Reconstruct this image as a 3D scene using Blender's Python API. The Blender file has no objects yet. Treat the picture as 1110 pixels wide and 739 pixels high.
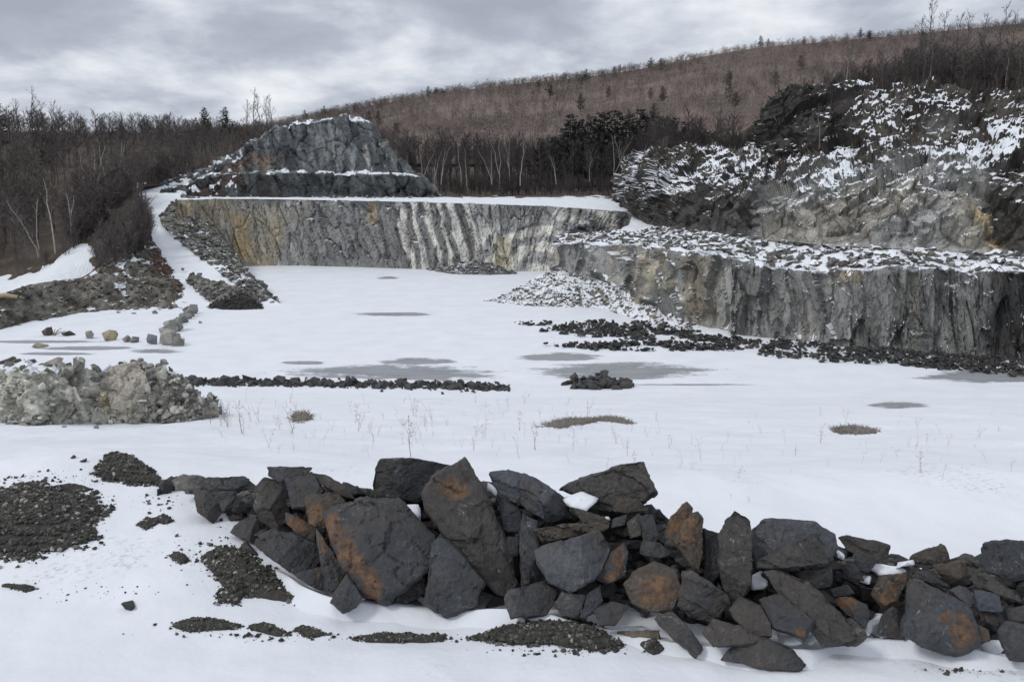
import bpy, bmesh, math, random
import numpy as np
from mathutils import Vector, Matrix

random.seed(7)
RNG = np.random.default_rng(11)
S = bpy.context.scene
COL = S.collection
R = math.radians

# ------------------------------------------------------------------ camera, sky, sun, exposure
CAMZ, F, PW, PH, HORIZ = 16.0, 961.0, 1110.0, 739.0, 190.0
TH = math.atan((PH / 2 - HORIZ) / F)
cam = bpy.data.cameras.new('camera')
cam.sensor_width = 36.0
cam.lens = 36.0 * F / PW
cam.clip_start, cam.clip_end = 0.1, 20000
camo = bpy.data.objects.new('camera', cam)
COL.objects.link(camo)
camo.location = (0, 0, CAMZ)
camo.rotation_euler = (math.pi / 2 - TH, 0, 0)
S.camera = camo

SUN_EL, SUN_AZ = R(46), R(-118)          # azimuth clockwise from +Y (the view direction)
w = bpy.data.worlds.new('World'); S.world = w; w.use_nodes = True
nt = w.node_tree; nt.nodes.clear()
def N(t, kind, **kw):
    n = t.nodes.new(kind)
    for k, v in kw.items():
        if hasattr(n, k): setattr(n, k, v)
    return n
out = N(nt, 'ShaderNodeOutputWorld'); bg = N(nt, 'ShaderNodeBackground')
sky = N(nt, 'ShaderNodeTexSky', sky_type='NISHITA', sun_disc=False)
sky.sun_elevation, sky.sun_rotation = SUN_EL, SUN_AZ
sky.air_density, sky.dust_density = 1.0, 2.0
tc = N(nt, 'ShaderNodeTexCoord'); sep = N(nt, 'ShaderNodeSeparateXYZ')
nt.links.new(tc.outputs['Generated'], sep.inputs[0])
def M_(t, op, a, b=None, c=None, clamp=False):
    n = t.nodes.new('ShaderNodeMath'); n.operation = op; n.use_clamp = clamp
    for i, v in enumerate((a, b, c)):
        if v is None: continue
        if isinstance(v, (int, float)): n.inputs[i].default_value = v
        else: t.links.new(v, n.inputs[i])
    return n.outputs[0]
def ramp(t, fac, stops, interp='LINEAR'):
    n = t.nodes.new('ShaderNodeValToRGB'); e = n.color_ramp.elements
    n.color_ramp.interpolation = interp
    while len(e) > 1: e.remove(e[-1])
    for i, (p, c) in enumerate(stops):
        el = e[0] if i == 0 else e.new(p)
        el.position = p; el.color = (*c, 1) if len(c) == 3 else c
    t.links.new(fac, n.inputs[0]); return n.outputs[0]
def mixc(t, fac, a, b, blend='MIX'):
    n = t.nodes.new('ShaderNodeMix'); n.data_type = 'RGBA'; n.blend_type = blend
    for s, v in ((0, fac), (6, a), (7, b)):
        if isinstance(v, (int, float)): n.inputs[s].default_value = v
        elif isinstance(v, tuple): n.inputs[s].default_value = (*v, 1) if len(v) == 3 else v
        else: t.links.new(v, n.inputs[s])
    return n.outputs[2]
zc = M_(nt, 'MAXIMUM', sep.outputs[2], 0.0)
zd = M_(nt, 'ADD', zc, 0.30)
comb = N(nt, 'ShaderNodeCombineXYZ')
nt.links.new(M_(nt, 'DIVIDE', sep.outputs[0], zd), comb.inputs[0])
nt.links.new(M_(nt, 'DIVIDE', sep.outputs[1], zd), comb.inputs[1])
comb.inputs[2].default_value = 3.1
def noise(t, vec, scale, detail=6, rough=0.55, dist=0.0):
    n = t.nodes.new('ShaderNodeTexNoise')
    n.inputs['Scale'].default_value = scale; n.inputs['Detail'].default_value = detail
    n.inputs['Roughness'].default_value = rough; n.inputs['Distortion'].default_value = dist
    if vec is not None: t.links.new(vec, n.inputs['Vector'])
    return n
n1 = noise(nt, comb.outputs[0], 3.0, 9, 0.56, 0.15)
n2 = noise(nt, comb.outputs[0], 1.15, 3, 0.5, 0.2)
cl = M_(nt, 'ADD', M_(nt, 'MULTIPLY', n1.outputs[0], 0.62), M_(nt, 'MULTIPLY', n2.outputs[0], 0.38))
ccol = ramp(nt, cl, [(0.34, (0.38, 0.42, 0.50)), (0.435, (0.46, 0.505, 0.59)), (0.485, (0.58, 0.625, 0.70)), (0.56, (0.78, 0.815, 0.87)), (0.64, (0.95, 0.965, 0.99))])
skys = mixc(nt, 1.0, sky.outputs[0], (0.10, 0.10, 0.10), 'MULTIPLY')
hole = M_(nt, 'MULTIPLY', ramp(nt, noise(nt, comb.outputs[0], 0.5, 4, 0.5).outputs[0], [(0.56, (0, 0, 0)), (0.68, (1, 1, 1))]), 0.35)
nt.links.new(mixc(nt, hole, ccol, skys), bg.inputs[0])
bg.inputs[1].default_value = 1.0
nt.links.new(bg.outputs[0], out.inputs[0])

sl = bpy.data.lights.new('sun', 'SUN'); sl.energy = 1.15; sl.angle = R(14); sl.color = (1.0, 0.96, 0.9)
so = bpy.data.objects.new('sun', sl); COL.objects.link(so)
sd = Vector((math.sin(SUN_AZ) * math.cos(SUN_EL), math.cos(SUN_AZ) * math.cos(SUN_EL), math.sin(SUN_EL)))
so.rotation_euler = sd.to_track_quat('Z', 'Y').to_euler()
so.location = (0, 0, 200)
S.view_settings.view_transform = 'Standard'; S.view_settings.look = 'None'
S.view_settings.gamma = 1; S.view_settings.exposure = 0.0
try: S.view_settings.use_curve_mapping = False
except Exception: pass
S.render.engine = 'CYCLES'
S.cycles.max_bounces = 5; S.cycles.diffuse_bounces = 3; S.cycles.use_denoising = True

# ------------------------------------------------------------------ numpy noise
_p = np.random.default_rng(3).permutation(256); _p = np.concatenate([_p, _p, _p])
_g = np.random.default_rng(4).normal(size=(256, 3)); _g /= np.linalg.norm(_g, axis=1)[:, None]
def perlin(P):
    P = np.asarray(P, float); i = np.floor(P).astype(int); f = P - i
    u = f * f * f * (f * (f * 6 - 15) + 10); i &= 255
    r = 0
    for dx in (0, 1):
        for dy in (0, 1):
            for dz in (0, 1):
                h = _p[_p[_p[(i[:, 0] + dx) & 255] + ((i[:, 1] + dy) & 255)] + ((i[:, 2] + dz) & 255)]
                g = _g[h]
                d = g[:, 0] * (f[:, 0] - dx) + g[:, 1] * (f[:, 1] - dy) + g[:, 2] * (f[:, 2] - dz)
                wx = u[:, 0] if dx else 1 - u[:, 0]; wy = u[:, 1] if dy else 1 - u[:, 1]; wz = u[:, 2] if dz else 1 - u[:, 2]
                r = r + d * wx * wy * wz
    return r * 1.5
def fbm(P, o=4, lac=2.03, gain=0.5):
    a, s, r = 1.0, 0.0, 0.0; P = np.asarray(P, float)
    for k in range(o):
        r = r + a * perlin(P + 17.3 * k); s += a; a *= gain; P = P * lac
    return r / s * 1.4
def ridged(P, o=4):
    a, s, r = 1.0, 0.0, 0.0; P = np.asarray(P, float)
    for k in range(o):
        r = r + a * (1 - np.abs(perlin(P + 9.1 * k)) * 2); s += a; a *= 0.5; P = P * 2.1
    return r / s
def cells(P):
    """worley: distance to nearest, to second nearest, and a random value of the nearest cell"""
    P = np.asarray(P, float); i = np.floor(P).astype(int)
    d1 = np.full(len(P), 9.0); d2 = d1.copy(); v = np.zeros(len(P))
    for dx in (-1, 0, 1):
        for dy in (-1, 0, 1):
            for dz in (-1, 0, 1):
                c = i + (dx, dy, dz); cc = c & 255
                h = _p[_p[_p[cc[:, 0]] + cc[:, 1]] + cc[:, 2]]
                q = c + 0.5 + _g[h] * 0.42
                d = np.linalg.norm(P - q, axis=1)
                near = d < d1
                d2 = np.where(near, d1, np.minimum(d2, d)); v = np.where(near, h / 255.0, v); d1 = np.where(near, d, d1)
    return d1, d2, v
def facets(P, warp=0.0, seed=0):
    """worley cells whose faces are tilted planes: broken, blocky rock. returns height in about [-1, 1], crack distance, cell value"""
    P = np.asarray(P, float) + seed
    if warp: P = P + warp * np.stack([fbm(P * 0.9 + 3, 2), fbm(P * 0.9 + 8, 2), fbm(P * 0.9 + 14, 2)], 1)
    i = np.floor(P).astype(int); d1 = np.full(len(P), 9.0); d2 = d1.copy(); v = np.zeros(len(P)); t = np.zeros(len(P))
    for dx in (-1, 0, 1):
        for dy in (-1, 0, 1):
            for dz in (-1, 0, 1):
                c = i + (dx, dy, dz); cc = c & 255
                h = _p[_p[_p[cc[:, 0]] + cc[:, 1]] + cc[:, 2]]; q = c + 0.5 + _g[h] * 0.42; r = P - q
                d = np.linalg.norm(r, axis=1); near = d < d1
                d2 = np.where(near, d1, np.minimum(d2, d)); v = np.where(near, h / 255.0, v)
                t = np.where(near, (r * _g[(h * 7 + 31) & 255]).sum(1), t); d1 = np.where(near, d, d1)
    return (v - 0.5) + 0.95 * t, d2 - d1, v
def sstep(a, b, x): t = np.clip((x - a) / (b - a), 0, 1); return t * t * (3 - 2 * t)

# ------------------------------------------------------------------ pixel rays
CT, ST = math.cos(TH), math.sin(TH)
def ray(px, py):
    a = (np.asarray(px, float) - PW / 2) / F; b = -(np.asarray(py, float) - PH / 2) / F
    return np.stack([a, CT + b * ST, -ST + b * CT], -1)
def P(px, py, Y):
    d = ray(px, py); return np.array([d[0] * Y / d[1], Y, CAMZ + d[2] * Y / d[1]])
def FL(px, py, z=0.0):
    d = ray(px, py); t = (z - CAMZ) / d[2]; return np.array([d[0] * t, d[1] * t, z])
def topix(Q):
    Q = np.atleast_2d(Q) - np.array([0, 0, CAMZ])
    dep = Q[:, 1] * CT - Q[:, 2] * ST; up = Q[:, 1] * ST + Q[:, 2] * CT
    return PW / 2 + F * Q[:, 0] / dep, PH / 2 - F * up / dep

# ------------------------------------------------------------------ materials
def newmat(name):
    m = bpy.data.materials.new(name); m.use_nodes = True; t = m.node_tree; t.nodes.clear()
    o = N(t, 'ShaderNodeOutputMaterial'); b = N(t, 'ShaderNodeBsdfPrincipled')
    t.links.new(b.outputs[0], o.inputs[0]); b.inputs['Roughness'].default_value = 0.85
    b.inputs['Specular IOR Level'].default_value = 0.25
    return m, t, b
def attr(t, name):
    n = t.nodes.new('ShaderNodeAttribute'); n.attribute_name = name; return n
def bump(t, b, h, strength, dist):
    n = t.nodes.new('ShaderNodeBump'); n.inputs['Strength'].default_value = strength; n.inputs['Distance'].default_value = dist
    t.links.new(h, n.inputs['Height']); t.links.new(n.outputs[0], b.inputs['Normal'])
SNOW = (0.80, 0.83, 0.88)

def mat_snow():
    m, t, b = newmat('snow')
    g = N(t, 'ShaderNodeNewGeometry')
    a = noise(t, g.outputs['Position'], 0.35, 5, 0.55); c = noise(t, g.outputs['Position'], 9.0, 4, 0.6)
    col = ramp(t, a.outputs[0], [(0.3, (0.74, 0.77, 0.83)), (0.6, SNOW), (0.8, (0.84, 0.86, 0.90))])
    # thin windblown grit
    d = attr(t, 'grit')
    sp = noise(t, g.outputs['Position'], 14.0, 3, 0.7)
    gr = M_(t, 'MULTIPLY', M_(t, 'MULTIPLY', M_(t, 'SUBTRACT', sp.outputs[0], 0.54), 9.0, clamp=True), d.outputs['Fac'], clamp=True)
    col = mixc(t, gr, col, (0.16, 0.15, 0.14))
    t.links.new(col, b.inputs['Base Color'])
    b.inputs['Roughness'].default_value = 0.7
    h = M_(t, 'ADD', M_(t, 'MULTIPLY', a.outputs[0], 0.5), M_(t, 'MULTIPLY', c.outputs[0], 0.14))
    bump(t, b, h, 0.5, 0.14)
    return m
def mat_attr(name, scale=3.0, cap=0.0, bumpd=0.1, var=0.45, sharp=0.10):
    """colour from 'Col', snow from 'snow' plus upward faces"""
    m, t, b = newmat(name)
    g = N(t, 'ShaderNodeNewGeometry')
    c = attr(t, 'Col'); s = attr(t, 'snow')
    n1 = noise(t, g.outputs['Position'], scale, 6, 0.65); n2 = noise(t, g.outputs['Position'], scale * 5, 4, 0.6)
    v = M_(t, 'MAXIMUM', M_(t, 'ADD', M_(t, 'MULTIPLY', M_(t, 'ADD', n1.outputs[0], n2.outputs[0]), var * 4), 1 - var * 4), 0.3)
    vv = N(t, 'ShaderNodeCombineXYZ')
    for i in range(3): t.links.new(v, vv.inputs[i])
    col = mixc(t, 1.0, c.outputs['Color'], vv.outputs[0], 'MULTIPLY')
    sn = N(t, 'ShaderNodeSeparateXYZ'); t.links.new(g.outputs['Normal'], sn.inputs[0])
    k = M_(t, 'ADD', s.outputs['Fac'], M_(t, 'MULTIPLY', M_(t, 'SUBTRACT', sn.outputs[2], 0.55), cap))
    k = M_(t, 'ADD', k, M_(t, 'MULTIPLY', M_(t, 'SUBTRACT', n2.outputs[0], 0.5), 0.5))
    mr = N(t, 'ShaderNodeMapRange', interpolation_type='SMOOTHSTEP')
    t.links.new(k, mr.inputs[0]); mr.inputs[1].default_value = 0.5 - sharp; mr.inputs[2].default_value = 0.5 + sharp
    t.links.new(mixc(t, mr.outputs[0], col, SNOW), b.inputs['Base Color'])
    bump(t, b, M_(t, 'ADD', n1.outputs[0], M_(t, 'MULTIPLY', n2.outputs[0], 0.4)), 0.6, bumpd)
    return m
def mat_rock(name, c1, c2, scale=3.0, vein=0.6, rough=0.60, lichen=0.9):
    """boulder: object-space grain, per-object tint, rust from the attribute 'rust', pale scratches and veins"""
    m, t, b = newmat(name)
    tcn = N(t, 'ShaderNodeTexCoord'); oi = N(t, 'ShaderNodeObjectInfo')
    off = N(t, 'ShaderNodeVectorMath', operation='ADD'); t.links.new(tcn.outputs['Object'], off.inputs[0])
    rv = N(t, 'ShaderNodeCombineXYZ'); rr = M_(t, 'MULTIPLY', oi.outputs['Random'], 37.0)
    for i in range(3): t.links.new(rr, rv.inputs[i])
    t.links.new(rv.outputs[0], off.inputs[1]); vec = off.outputs[0]
    a = noise(t, vec, scale, 6, 0.62, 0.4); f = noise(t, vec, scale * 9, 5, 0.7); l = noise(t, vec, scale * 0.7, 3, 0.5)
    col = mixc(t, ramp(t, a.outputs[0], [(0.35, (0, 0, 0)), (0.65, (1, 1, 1))]), c1, c2)
    tint = ramp(t, oi.outputs['Random'], [(0, (0.78, 0.80, 0.86)), (0.35, (1.0, 0.98, 0.95)), (0.6, (1.18, 1.1, 1.02)), (0.8, (0.88, 0.90, 0.93)), (1, (1.15, 1.16, 1.18))])
    col = mixc(t, 1.0, col, tint, 'MULTIPLY')
    fr = ramp(t, f.outputs[0], [(0.3, (0.62, 0.62, 0.62)), (0.5, (1, 1, 1)), (0.72, (1.5, 1.5, 1.5))])
    col = mixc(t, 1.0, col, fr, 'MULTIPLY')
    # brownish weathering
    col = mixc(t, M_(t, 'MULTIPLY', ramp(t, l.outputs[0], [(0.5, (0, 0, 0)), (0.66, (1, 1, 1))]), 0.42), col, (0.085, 0.062, 0.045))
    # pale dust scuffs and calcite veins
    v = noise(t, vec, scale * 1.3, 4, 0.6, 1.2)
    vn = M_(t, 'SUBTRACT', 1.0, M_(t, 'MULTIPLY', M_(t, 'ABSOLUTE', M_(t, 'SUBTRACT', v.outputs[0], 0.5)), 55.0), clamp=True)
    pm = ramp(t, noise(t, vec, scale * 0.9, 2, 0.5).outputs[0], [(0.55, (0, 0, 0)), (0.66, (1, 1, 1))])
    brk = ramp(t, noise(t, vec, scale * 6, 3, 0.6).outputs[0], [(0.45, (0, 0, 0)), (0.62, (1, 1, 1))])
    col = mixc(t, M_(t, 'MULTIPLY', M_(t, 'MULTIPLY', vn, pm), M_(t, 'MULTIPLY', brk, vein)), col, (0.42, 0.42, 0.40))
    sc = noise(t, vec, scale * 4, 6, 0.75, 0.3)
    col = mixc(t, M_(t, 'MULTIPLY', ramp(t, sc.outputs[0], [(0.60, (0, 0, 0)), (0.72, (1, 1, 1))]), lichen * 0.5), col, (0.24, 0.25, 0.24))
    # rust stain
    ra = attr(t, 'rust'); rn = noise(t, vec, scale * 3, 5, 0.65)
    rm = ramp(t, M_(t, 'ADD', ra.outputs['Fac'], M_(t, 'MULTIPLY', M_(t, 'SUBTRACT', rn.outputs[0], 0.5), 1.7)), [(0.46, (0, 0, 0)), (0.86, (1, 1, 1))])
    rc = mixc(t, ramp(t, noise(t, vec, scale * 5, 4, 0.6).outputs[0], [(0.35, (0, 0, 0)), (0.65, (1, 1, 1))]), (0.058, 0.037, 0.026), (0.19, 0.10, 0.045))
    col = mixc(t, M_(t, 'MULTIPLY', rm, 0.85), col, rc)
    t.links.new(col, b.inputs['Base Color'])
    t.links.new(ramp(t, a.outputs[0], [(0.3, (rough - 0.14,) * 3), (0.7, (rough + 0.12,) * 3)]), b.inputs['Roughness'])
    b.inputs['Specular IOR Level'].default_value = 0.5
    h = M_(t, 'ADD', M_(t, 'MULTIPLY', a.outputs[0], 0.7), M_(t, 'MULTIPLY', f.outputs[0], 0.32))
    bump(t, b, h, 0.9, 0.07)
    return m
def mat_plain(name, c1, c2, scale=4.0, rough=0.85):
    m, t, b = newmat(name)
    tcn = N(t, 'ShaderNodeTexCoord'); oi = N(t, 'ShaderNodeObjectInfo')
    a = noise(t, tcn.outputs['Object'], scale, 5, 0.6)
    t.links.new(mixc(t, ramp(t, a.outputs[0], [(0.35, (0, 0, 0)), (0.65, (1, 1, 1))]), c1, c2), b.inputs['Base Color'])
    b.inputs['Roughness'].default_value = rough
    return m

M = {}
M['snow'] = mat_snow()
M['cliff'] = mat_attr('cliff_rock', 1.4, 0.0, 0.22, 0.42, 0.05)
M['rubble'] = mat_attr('rubble_stone', 2.5, 0.0, 0.05, 0.4)
M['rubble_snow'] = mat_attr('rubble_with_snow', 1.2, 0.9, 0.05, 0.4, 0.08)
M['gravel'] = mat_attr('gravel_stone', 18.0, 0.0, 0.01, 0.4)
M['wood'] = mat_attr('bark_and_twigs', 1.0, 0.0, 0.02, 0.3)
M['dark'] = mat_rock('dark_slate', (0.026, 0.028, 0.032), (0.056, 0.059, 0.066))
M['blue'] = mat_rock('blue_grey_slate', (0.042, 0.048, 0.060), (0.075, 0.083, 0.098))
M['brown'] = mat_rock('brown_slate', (0.040, 0.034, 0.029), (0.074, 0.062, 0.051))
M['black'] = mat_rock('black_slate', (0.022, 0.022, 0.024), (0.045, 0.046, 0.05))
M['pale'] = mat_rock('pale_limestone', (0.26, 0.255, 0.23), (0.40, 0.39, 0.36), 1.2, 0.3, 0.8, 0.2)
M['grey'] = mat_rock('grey_limestone', (0.15, 0.155, 0.15), (0.26, 0.265, 0.26), 1.2, 0.3, 0.8, 0.2)
M['tan'] = mat_rock('tan_stone', (0.30, 0.24, 0.15), (0.42, 0.35, 0.24), 1.2, 0.2, 0.8, 0.2)
M['weed'] = mat_plain('dry_stalk', (0.22, 0.18, 0.14), (0.36, 0.30, 0.24))
M['logwood'] = mat_plain('weathered_log', (0.30, 0.24, 0.15), (0.42, 0.33, 0.2))

# ------------------------------------------------------------------ mesh helpers
def mesh_np(name, V, Fc, mats=(), smooth=True, attrs=None, sharp=None):
    V = np.asarray(V, np.float32); Fc = np.asarray(Fc, np.int32)
    me = bpy.data.meshes.new(name); n = Fc.shape[1]
    me.vertices.add(len(V)); me.vertices.foreach_set('co', V.ravel())
    me.loops.add(Fc.size); me.loops.foreach_set('vertex_index', Fc.ravel())
    me.polygons.add(len(Fc)); me.polygons.foreach_set('loop_start', np.arange(0, Fc.size, n, dtype=np.int32))
    me.polygons.foreach_set('loop_total', np.full(len(Fc), n, np.int32))
    me.update(calc_edges=True)
    me.polygons.foreach_set('use_smooth', np.full(len(Fc), smooth))
    for k, v in (attrs or {}).items():
        if np.ndim(v) == 2:
            a = me.attributes.new(k, 'FLOAT_COLOR', 'POINT')
            a.data.foreach_set('color', np.concatenate([v, np.ones((len(v), 1))], 1).astype(np.float32).ravel())
        else:
            a = me.attributes.new(k, 'FLOAT', 'POINT'); a.data.foreach_set('value', np.asarray(v, np.float32))
    if sharp: me.set_sharp_from_angle(angle=R(sharp))
    for m in mats: me.materials.append(m)
    return me
def link(name, me, parent=None, loc=None, **tags):
    o = bpy.data.objects.new(name, me); COL.objects.link(o)
    if parent: o.parent = parent
    if loc is not None: o.location = loc
    for k, v in tags.items(): o[k] = v
    return o
def grid_faces(nu, nv):
    i = np.arange(nv)[:, None] * (nu + 1) + np.arange(nu)[None]
    return np.stack([i, i + 1, i + nu + 2, i + nu + 1], -1).reshape(-1, 4)
def resample(row, n):
    row = np.asarray(row, float); t = np.linspace(0, len(row) - 1, n + 1)
    # catmull-rom through the control points
    k = np.clip(np.floor(t).astype(int), 0, len(row) - 2); f = (t - k)[:, None]
    p1, p2 = row[k], row[k + 1]; p0 = row[np.maximum(k - 1, 0)]; p3 = row[np.minimum(k + 2, len(row) - 1)]
    cr = 0.5 * (2 * p1 + (p2 - p0) * f + (2 * p0 - 5 * p1 + 4 * p2 - p3) * f ** 2 + (3 * p1 - p0 - 3 * p2 + p3) * f ** 3)
    lin = p1 + (p2 - p1) * f
    return 0.5 * cr + 0.5 * lin
class Sheet:
    """grid surface through rows of control points, pushed along its normals"""
    def __init__(s, rows, nu, nvs):
        rows = [resample(r, nu) for r in rows]; out = []
        if isinstance(nvs, int): nvs = [nvs] * (len(rows) - 1)
        vv = []
        for k, nv in enumerate(nvs):
            for j in range(nv):
                f = j / nv; out.append(rows[k] * (1 - f) + rows[k + 1] * f); vv.append(k + f)
        out.append(rows[-1]); vv.append(len(nvs))
        s.G = np.array(out); s.nu, s.nv = nu, len(out) - 1
        s.v = np.repeat(np.array(vv)[:, None], nu + 1, 1); s.u = np.repeat(np.linspace(0, 1, nu + 1)[None], s.nv + 1, 0)
    @property
    def flat(s): return s.G.reshape(-1, 3)
    def normals(s):
        gu = np.gradient(s.G, axis=1); gv = np.gradient(s.G, axis=0)
        n = np.cross(gu, gv); n /= np.linalg.norm(n, axis=2)[..., None] + 1e-9
        return n
    def push(s, d):
        s.G = s.G + s.normals() * np.asarray(d).reshape(s.nv + 1, s.nu + 1)[..., None]
    def build(s, name, mat, attrs=None, smooth=None, sharp=None, **tags):
        a = dict(attrs or {})
        smooth = mat is not M['cliff'] if smooth is None else smooth
        me = mesh_np(name, s.flat, grid_faces(s.nu, s.nv), [mat], smooth, a, sharp)
        return link(name, me, **tags)
    def sample(s, n, rng, v0=0.0, v1=1e9, u0=0, u1=1):
        """area weighted random points on the surface, with v limited to [v0, v1]"""
        G = s.G; a = np.linalg.norm(np.cross(G[:-1, 1:] - G[:-1, :-1], G[1:, :-1] - G[:-1, :-1]), axis=2)
        ok = (s.v[:-1, :-1] >= v0) & (s.v[:-1, :-1] < v1) & (s.u[:-1, :-1] >= u0) & (s.u[:-1, :-1] <= u1)
        wgt = (a * ok).ravel(); idx = rng.choice(len(wgt), n, p=wgt / wgt.sum())
        j, i = np.divmod(idx, s.nu); fu, fv = rng.random((2, n, 1))
        return (G[j, i] * (1 - fu) + G[j, i + 1] * fu) * (1 - fv) + (G[j + 1, i] * (1 - fu) + G[j + 1, i + 1] * fu) * fv

# ------------------------------------------------------------------ stone prototypes
def hull(pts):
    bm = bmesh.new()
    for p in pts: bm.verts.new(p)
    r = bmesh.ops.convex_hull(bm, input=bm.verts)
    bmesh.ops.delete(bm, geom=[g for g in bm.verts if not g.link_faces], context='VERTS')
    return bm
def bm_np(bm):
    bmesh.ops.triangulate(bm, faces=bm.faces); bm.verts.index_update()
    V = np.array([v.co[:] for v in bm.verts]); T = np.array([[v.index for v in f.verts] for f in bm.faces]); return V, T
STONES = []
for k in range(14):
    rs = np.random.default_rng(100 + k)
    q = rs.normal(size=(13, 3)); q /= np.linalg.norm(q, axis=1)[:, None]; q *= rs.uniform(0.75, 1.05, (13, 1))
    q *= (1, rs.uniform(0.6, 0.95), rs.uniform(0.45, 0.85))
    STONES.append(bm_np(hull(q)))
def stones_mesh(pos, size, rng, cols, snow=None, sink=0.25, flat=1.0, colvar=0.3):
    """many loose stones joined: real geometry too small to pick apart"""
    Vs, Ts, Cs, Ss = [], [], [], []; base = 0
    pos = np.asarray(pos); cols = np.asarray(cols)
    for i in range(len(pos)):
        V, T = STONES[rng.integers(len(STONES))]
        a, b, c = rng.uniform(-0.5, 0.5), rng.uniform(-0.5, 0.5), rng.uniform(0, 6.28)
        Rm = np.array(Matrix.Rotation(c, 3, 'Z') @ Matrix.Rotation(a, 3, 'X') @ Matrix.Rotation(b, 3, 'Y'))
        sz = size[i] if np.ndim(size) else size
        v = (V * (1, 1, flat)) @ Rm.T * sz + pos[i]; v[:, 2] += sz * (0.5 - sink) * flat
        Vs.append(v); Ts.append(T + base); base += len(v)
        c_ = cols[rng.integers(len(cols))] * rng.uniform(1 - colvar, 1 + colvar)
        Cs.append(np.repeat(c_[None], len(v), 0)); Ss.append(np.full(len(v), snow[i] if snow is not None and np.ndim(snow) else (snow or 0.0)))
    return np.concatenate(Vs), np.concatenate(Ts), np.concatenate(Cs), np.concatenate(Ss)
def stones(name, pos, size, rng, cols, mat, snow=None, parent=None, **kw):
    V, T, C, Sn = stones_mesh(pos, size, rng, cols, snow, **kw)
    o = link(name, mesh_np(name, V, T, [mat], False, {'Col': C, 'snow': Sn}), parent); o['kind'] = 'stuff'
    return o

def subdivide_to(bm, L, limit=5):
    for _ in range(limit):
        es = [e for e in bm.edges if e.calc_length() > L]
        if not es: break
        bmesh.ops.subdivide_edges(bm, edges=es, cuts=1, use_grid_fill=False)
        bmesh.ops.triangulate(bm, faces=[f for f in bm.faces if len(f.verts) > 3])
def vnormals(V, T):
    n = np.cross(V[T[:, 1]] - V[T[:, 0]], V[T[:, 2]] - V[T[:, 0]]); o = np.zeros_like(V)
    for k in range(3): np.add.at(o, T[:, k], n)
    return o / (np.linalg.norm(o, axis=1)[:, None] + 1e-12)
def roughen(V, T, size, seed, amt=1.0, strat=None):
    n = vnormals(V, T); q = V / size + seed * 3.7
    d = 0.020 * fbm(q * 2.2, 3) + 0.012 * ridged(q * 6.0, 3) - 0.006
    if len(V) > 260:
        f1, g1, _ = facets(q * np.array([2.6, 3.0, 2.6]), 0.3)
        d = d + 0.020 * f1 - 0.010 * sstep(0.04, 0.0, g1)
        f2, g2, _ = facets(q * 7.0, 0.2); d = d + 0.010 * f2
    if strat is not None:      # slate lamination: thin steps along one axis
        h = (V @ strat) / size * 9 + fbm(q * 1.5, 2) * 1.2
        st = (np.floor(h) * 0.618 + seed) % 1.0
        side = 1 - np.abs(n @ strat)
        d = d + 0.05 * (st - 0.5) * side
    return V + n * (d * size * amt)[:, None]
BOULDER = {}
def boulder_mesh(key, mat):
    """shared boulder meshes of about unit radius"""
    if (key, mat) in BOULDER: return BOULDER[key, mat]
    rs = np.random.default_rng(500 + key)
    q = rs.normal(size=(16, 3)); q /= np.linalg.norm(q, axis=1)[:, None]; q *= rs.uniform(0.8, 1.05, (16, 1))
    q = q[:12]; q *= (1, rs.uniform(0.6, 0.95), rs.uniform(0.45, 0.85))
    bm = hull(q); subdivide_to(bm, 0.42); V, T = bm_np(bm); bm.free()
    V = roughen(V, T, 1.6, key, 1.1)
    V[:, 2] -= V[:, 2].min() * 0.7
    me = mesh_np('boulder', V, T, [M[mat]], True, None, 18)
    BOULDER[key, mat] = me; return me

# ------------------------------------------------------------------ the ground: terrace, ramp and pit floor in one sheet
YP = np.array([-60, 0, 3, 6, 7.2, 11.5, 18, 24, 38, 50, 60, 67, 20000.])
ZP = np.array([16, 14.3, 13.3, 12.08, 12.0, 12.0, 10.45, 8.75, 5.7, 3.0, 0.75, 0.0, 0.0])
_yy = np.linspace(-60, 200, 5201); _zz = np.interp(_yy, YP, ZP)
_k = np.hanning(41); _k /= _k.sum(); _zz2 = np.convolve(np.pad(_zz, 20, 'edge'), _k, 'valid')
# base line of the rock heap on the terrace (photo pixels -> where the heap meets the snow)
BLX = np.array([170, 190, 215, 240, 275, 320, 360, 420, 470, 530, 600, 680, 760, 830, 870, 900, 960, 1040, 1110, 1200.])
BLY = np.array([530, 536, 560, 576, 596, 640, 660, 662, 668, 672, 680, 690, 706, 716, 716, 702, 702, 712, 720, 724.])
def ground_z(X, Y):
    X = np.asarray(X, float); Y = np.asarray(Y, float)
    z = np.interp(Y, _yy, _zz2)
    q = np.stack([X.ravel(), Y.ravel(), np.zeros(X.size)], 1)
    near = np.clip(1 - (Y - 40) / 30, 0, 1) * np.clip((Y + 10) / 12, 0, 1)
    r = (fbm(q * 0.22, 3) * 0.16 + fbm(q * 0.9 + 5, 3) * 0.06).reshape(X.shape)
    z = z + r * near
    rise = np.clip((-X - 1.2) / 5, 0, 1) * np.clip((Y - 6.5) / 4, 0, 1) * np.clip((18 - Y) / 5, 0, 1)   # the bank is a little higher on the left
    z = z + 0.22 * rise
    return z
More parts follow.
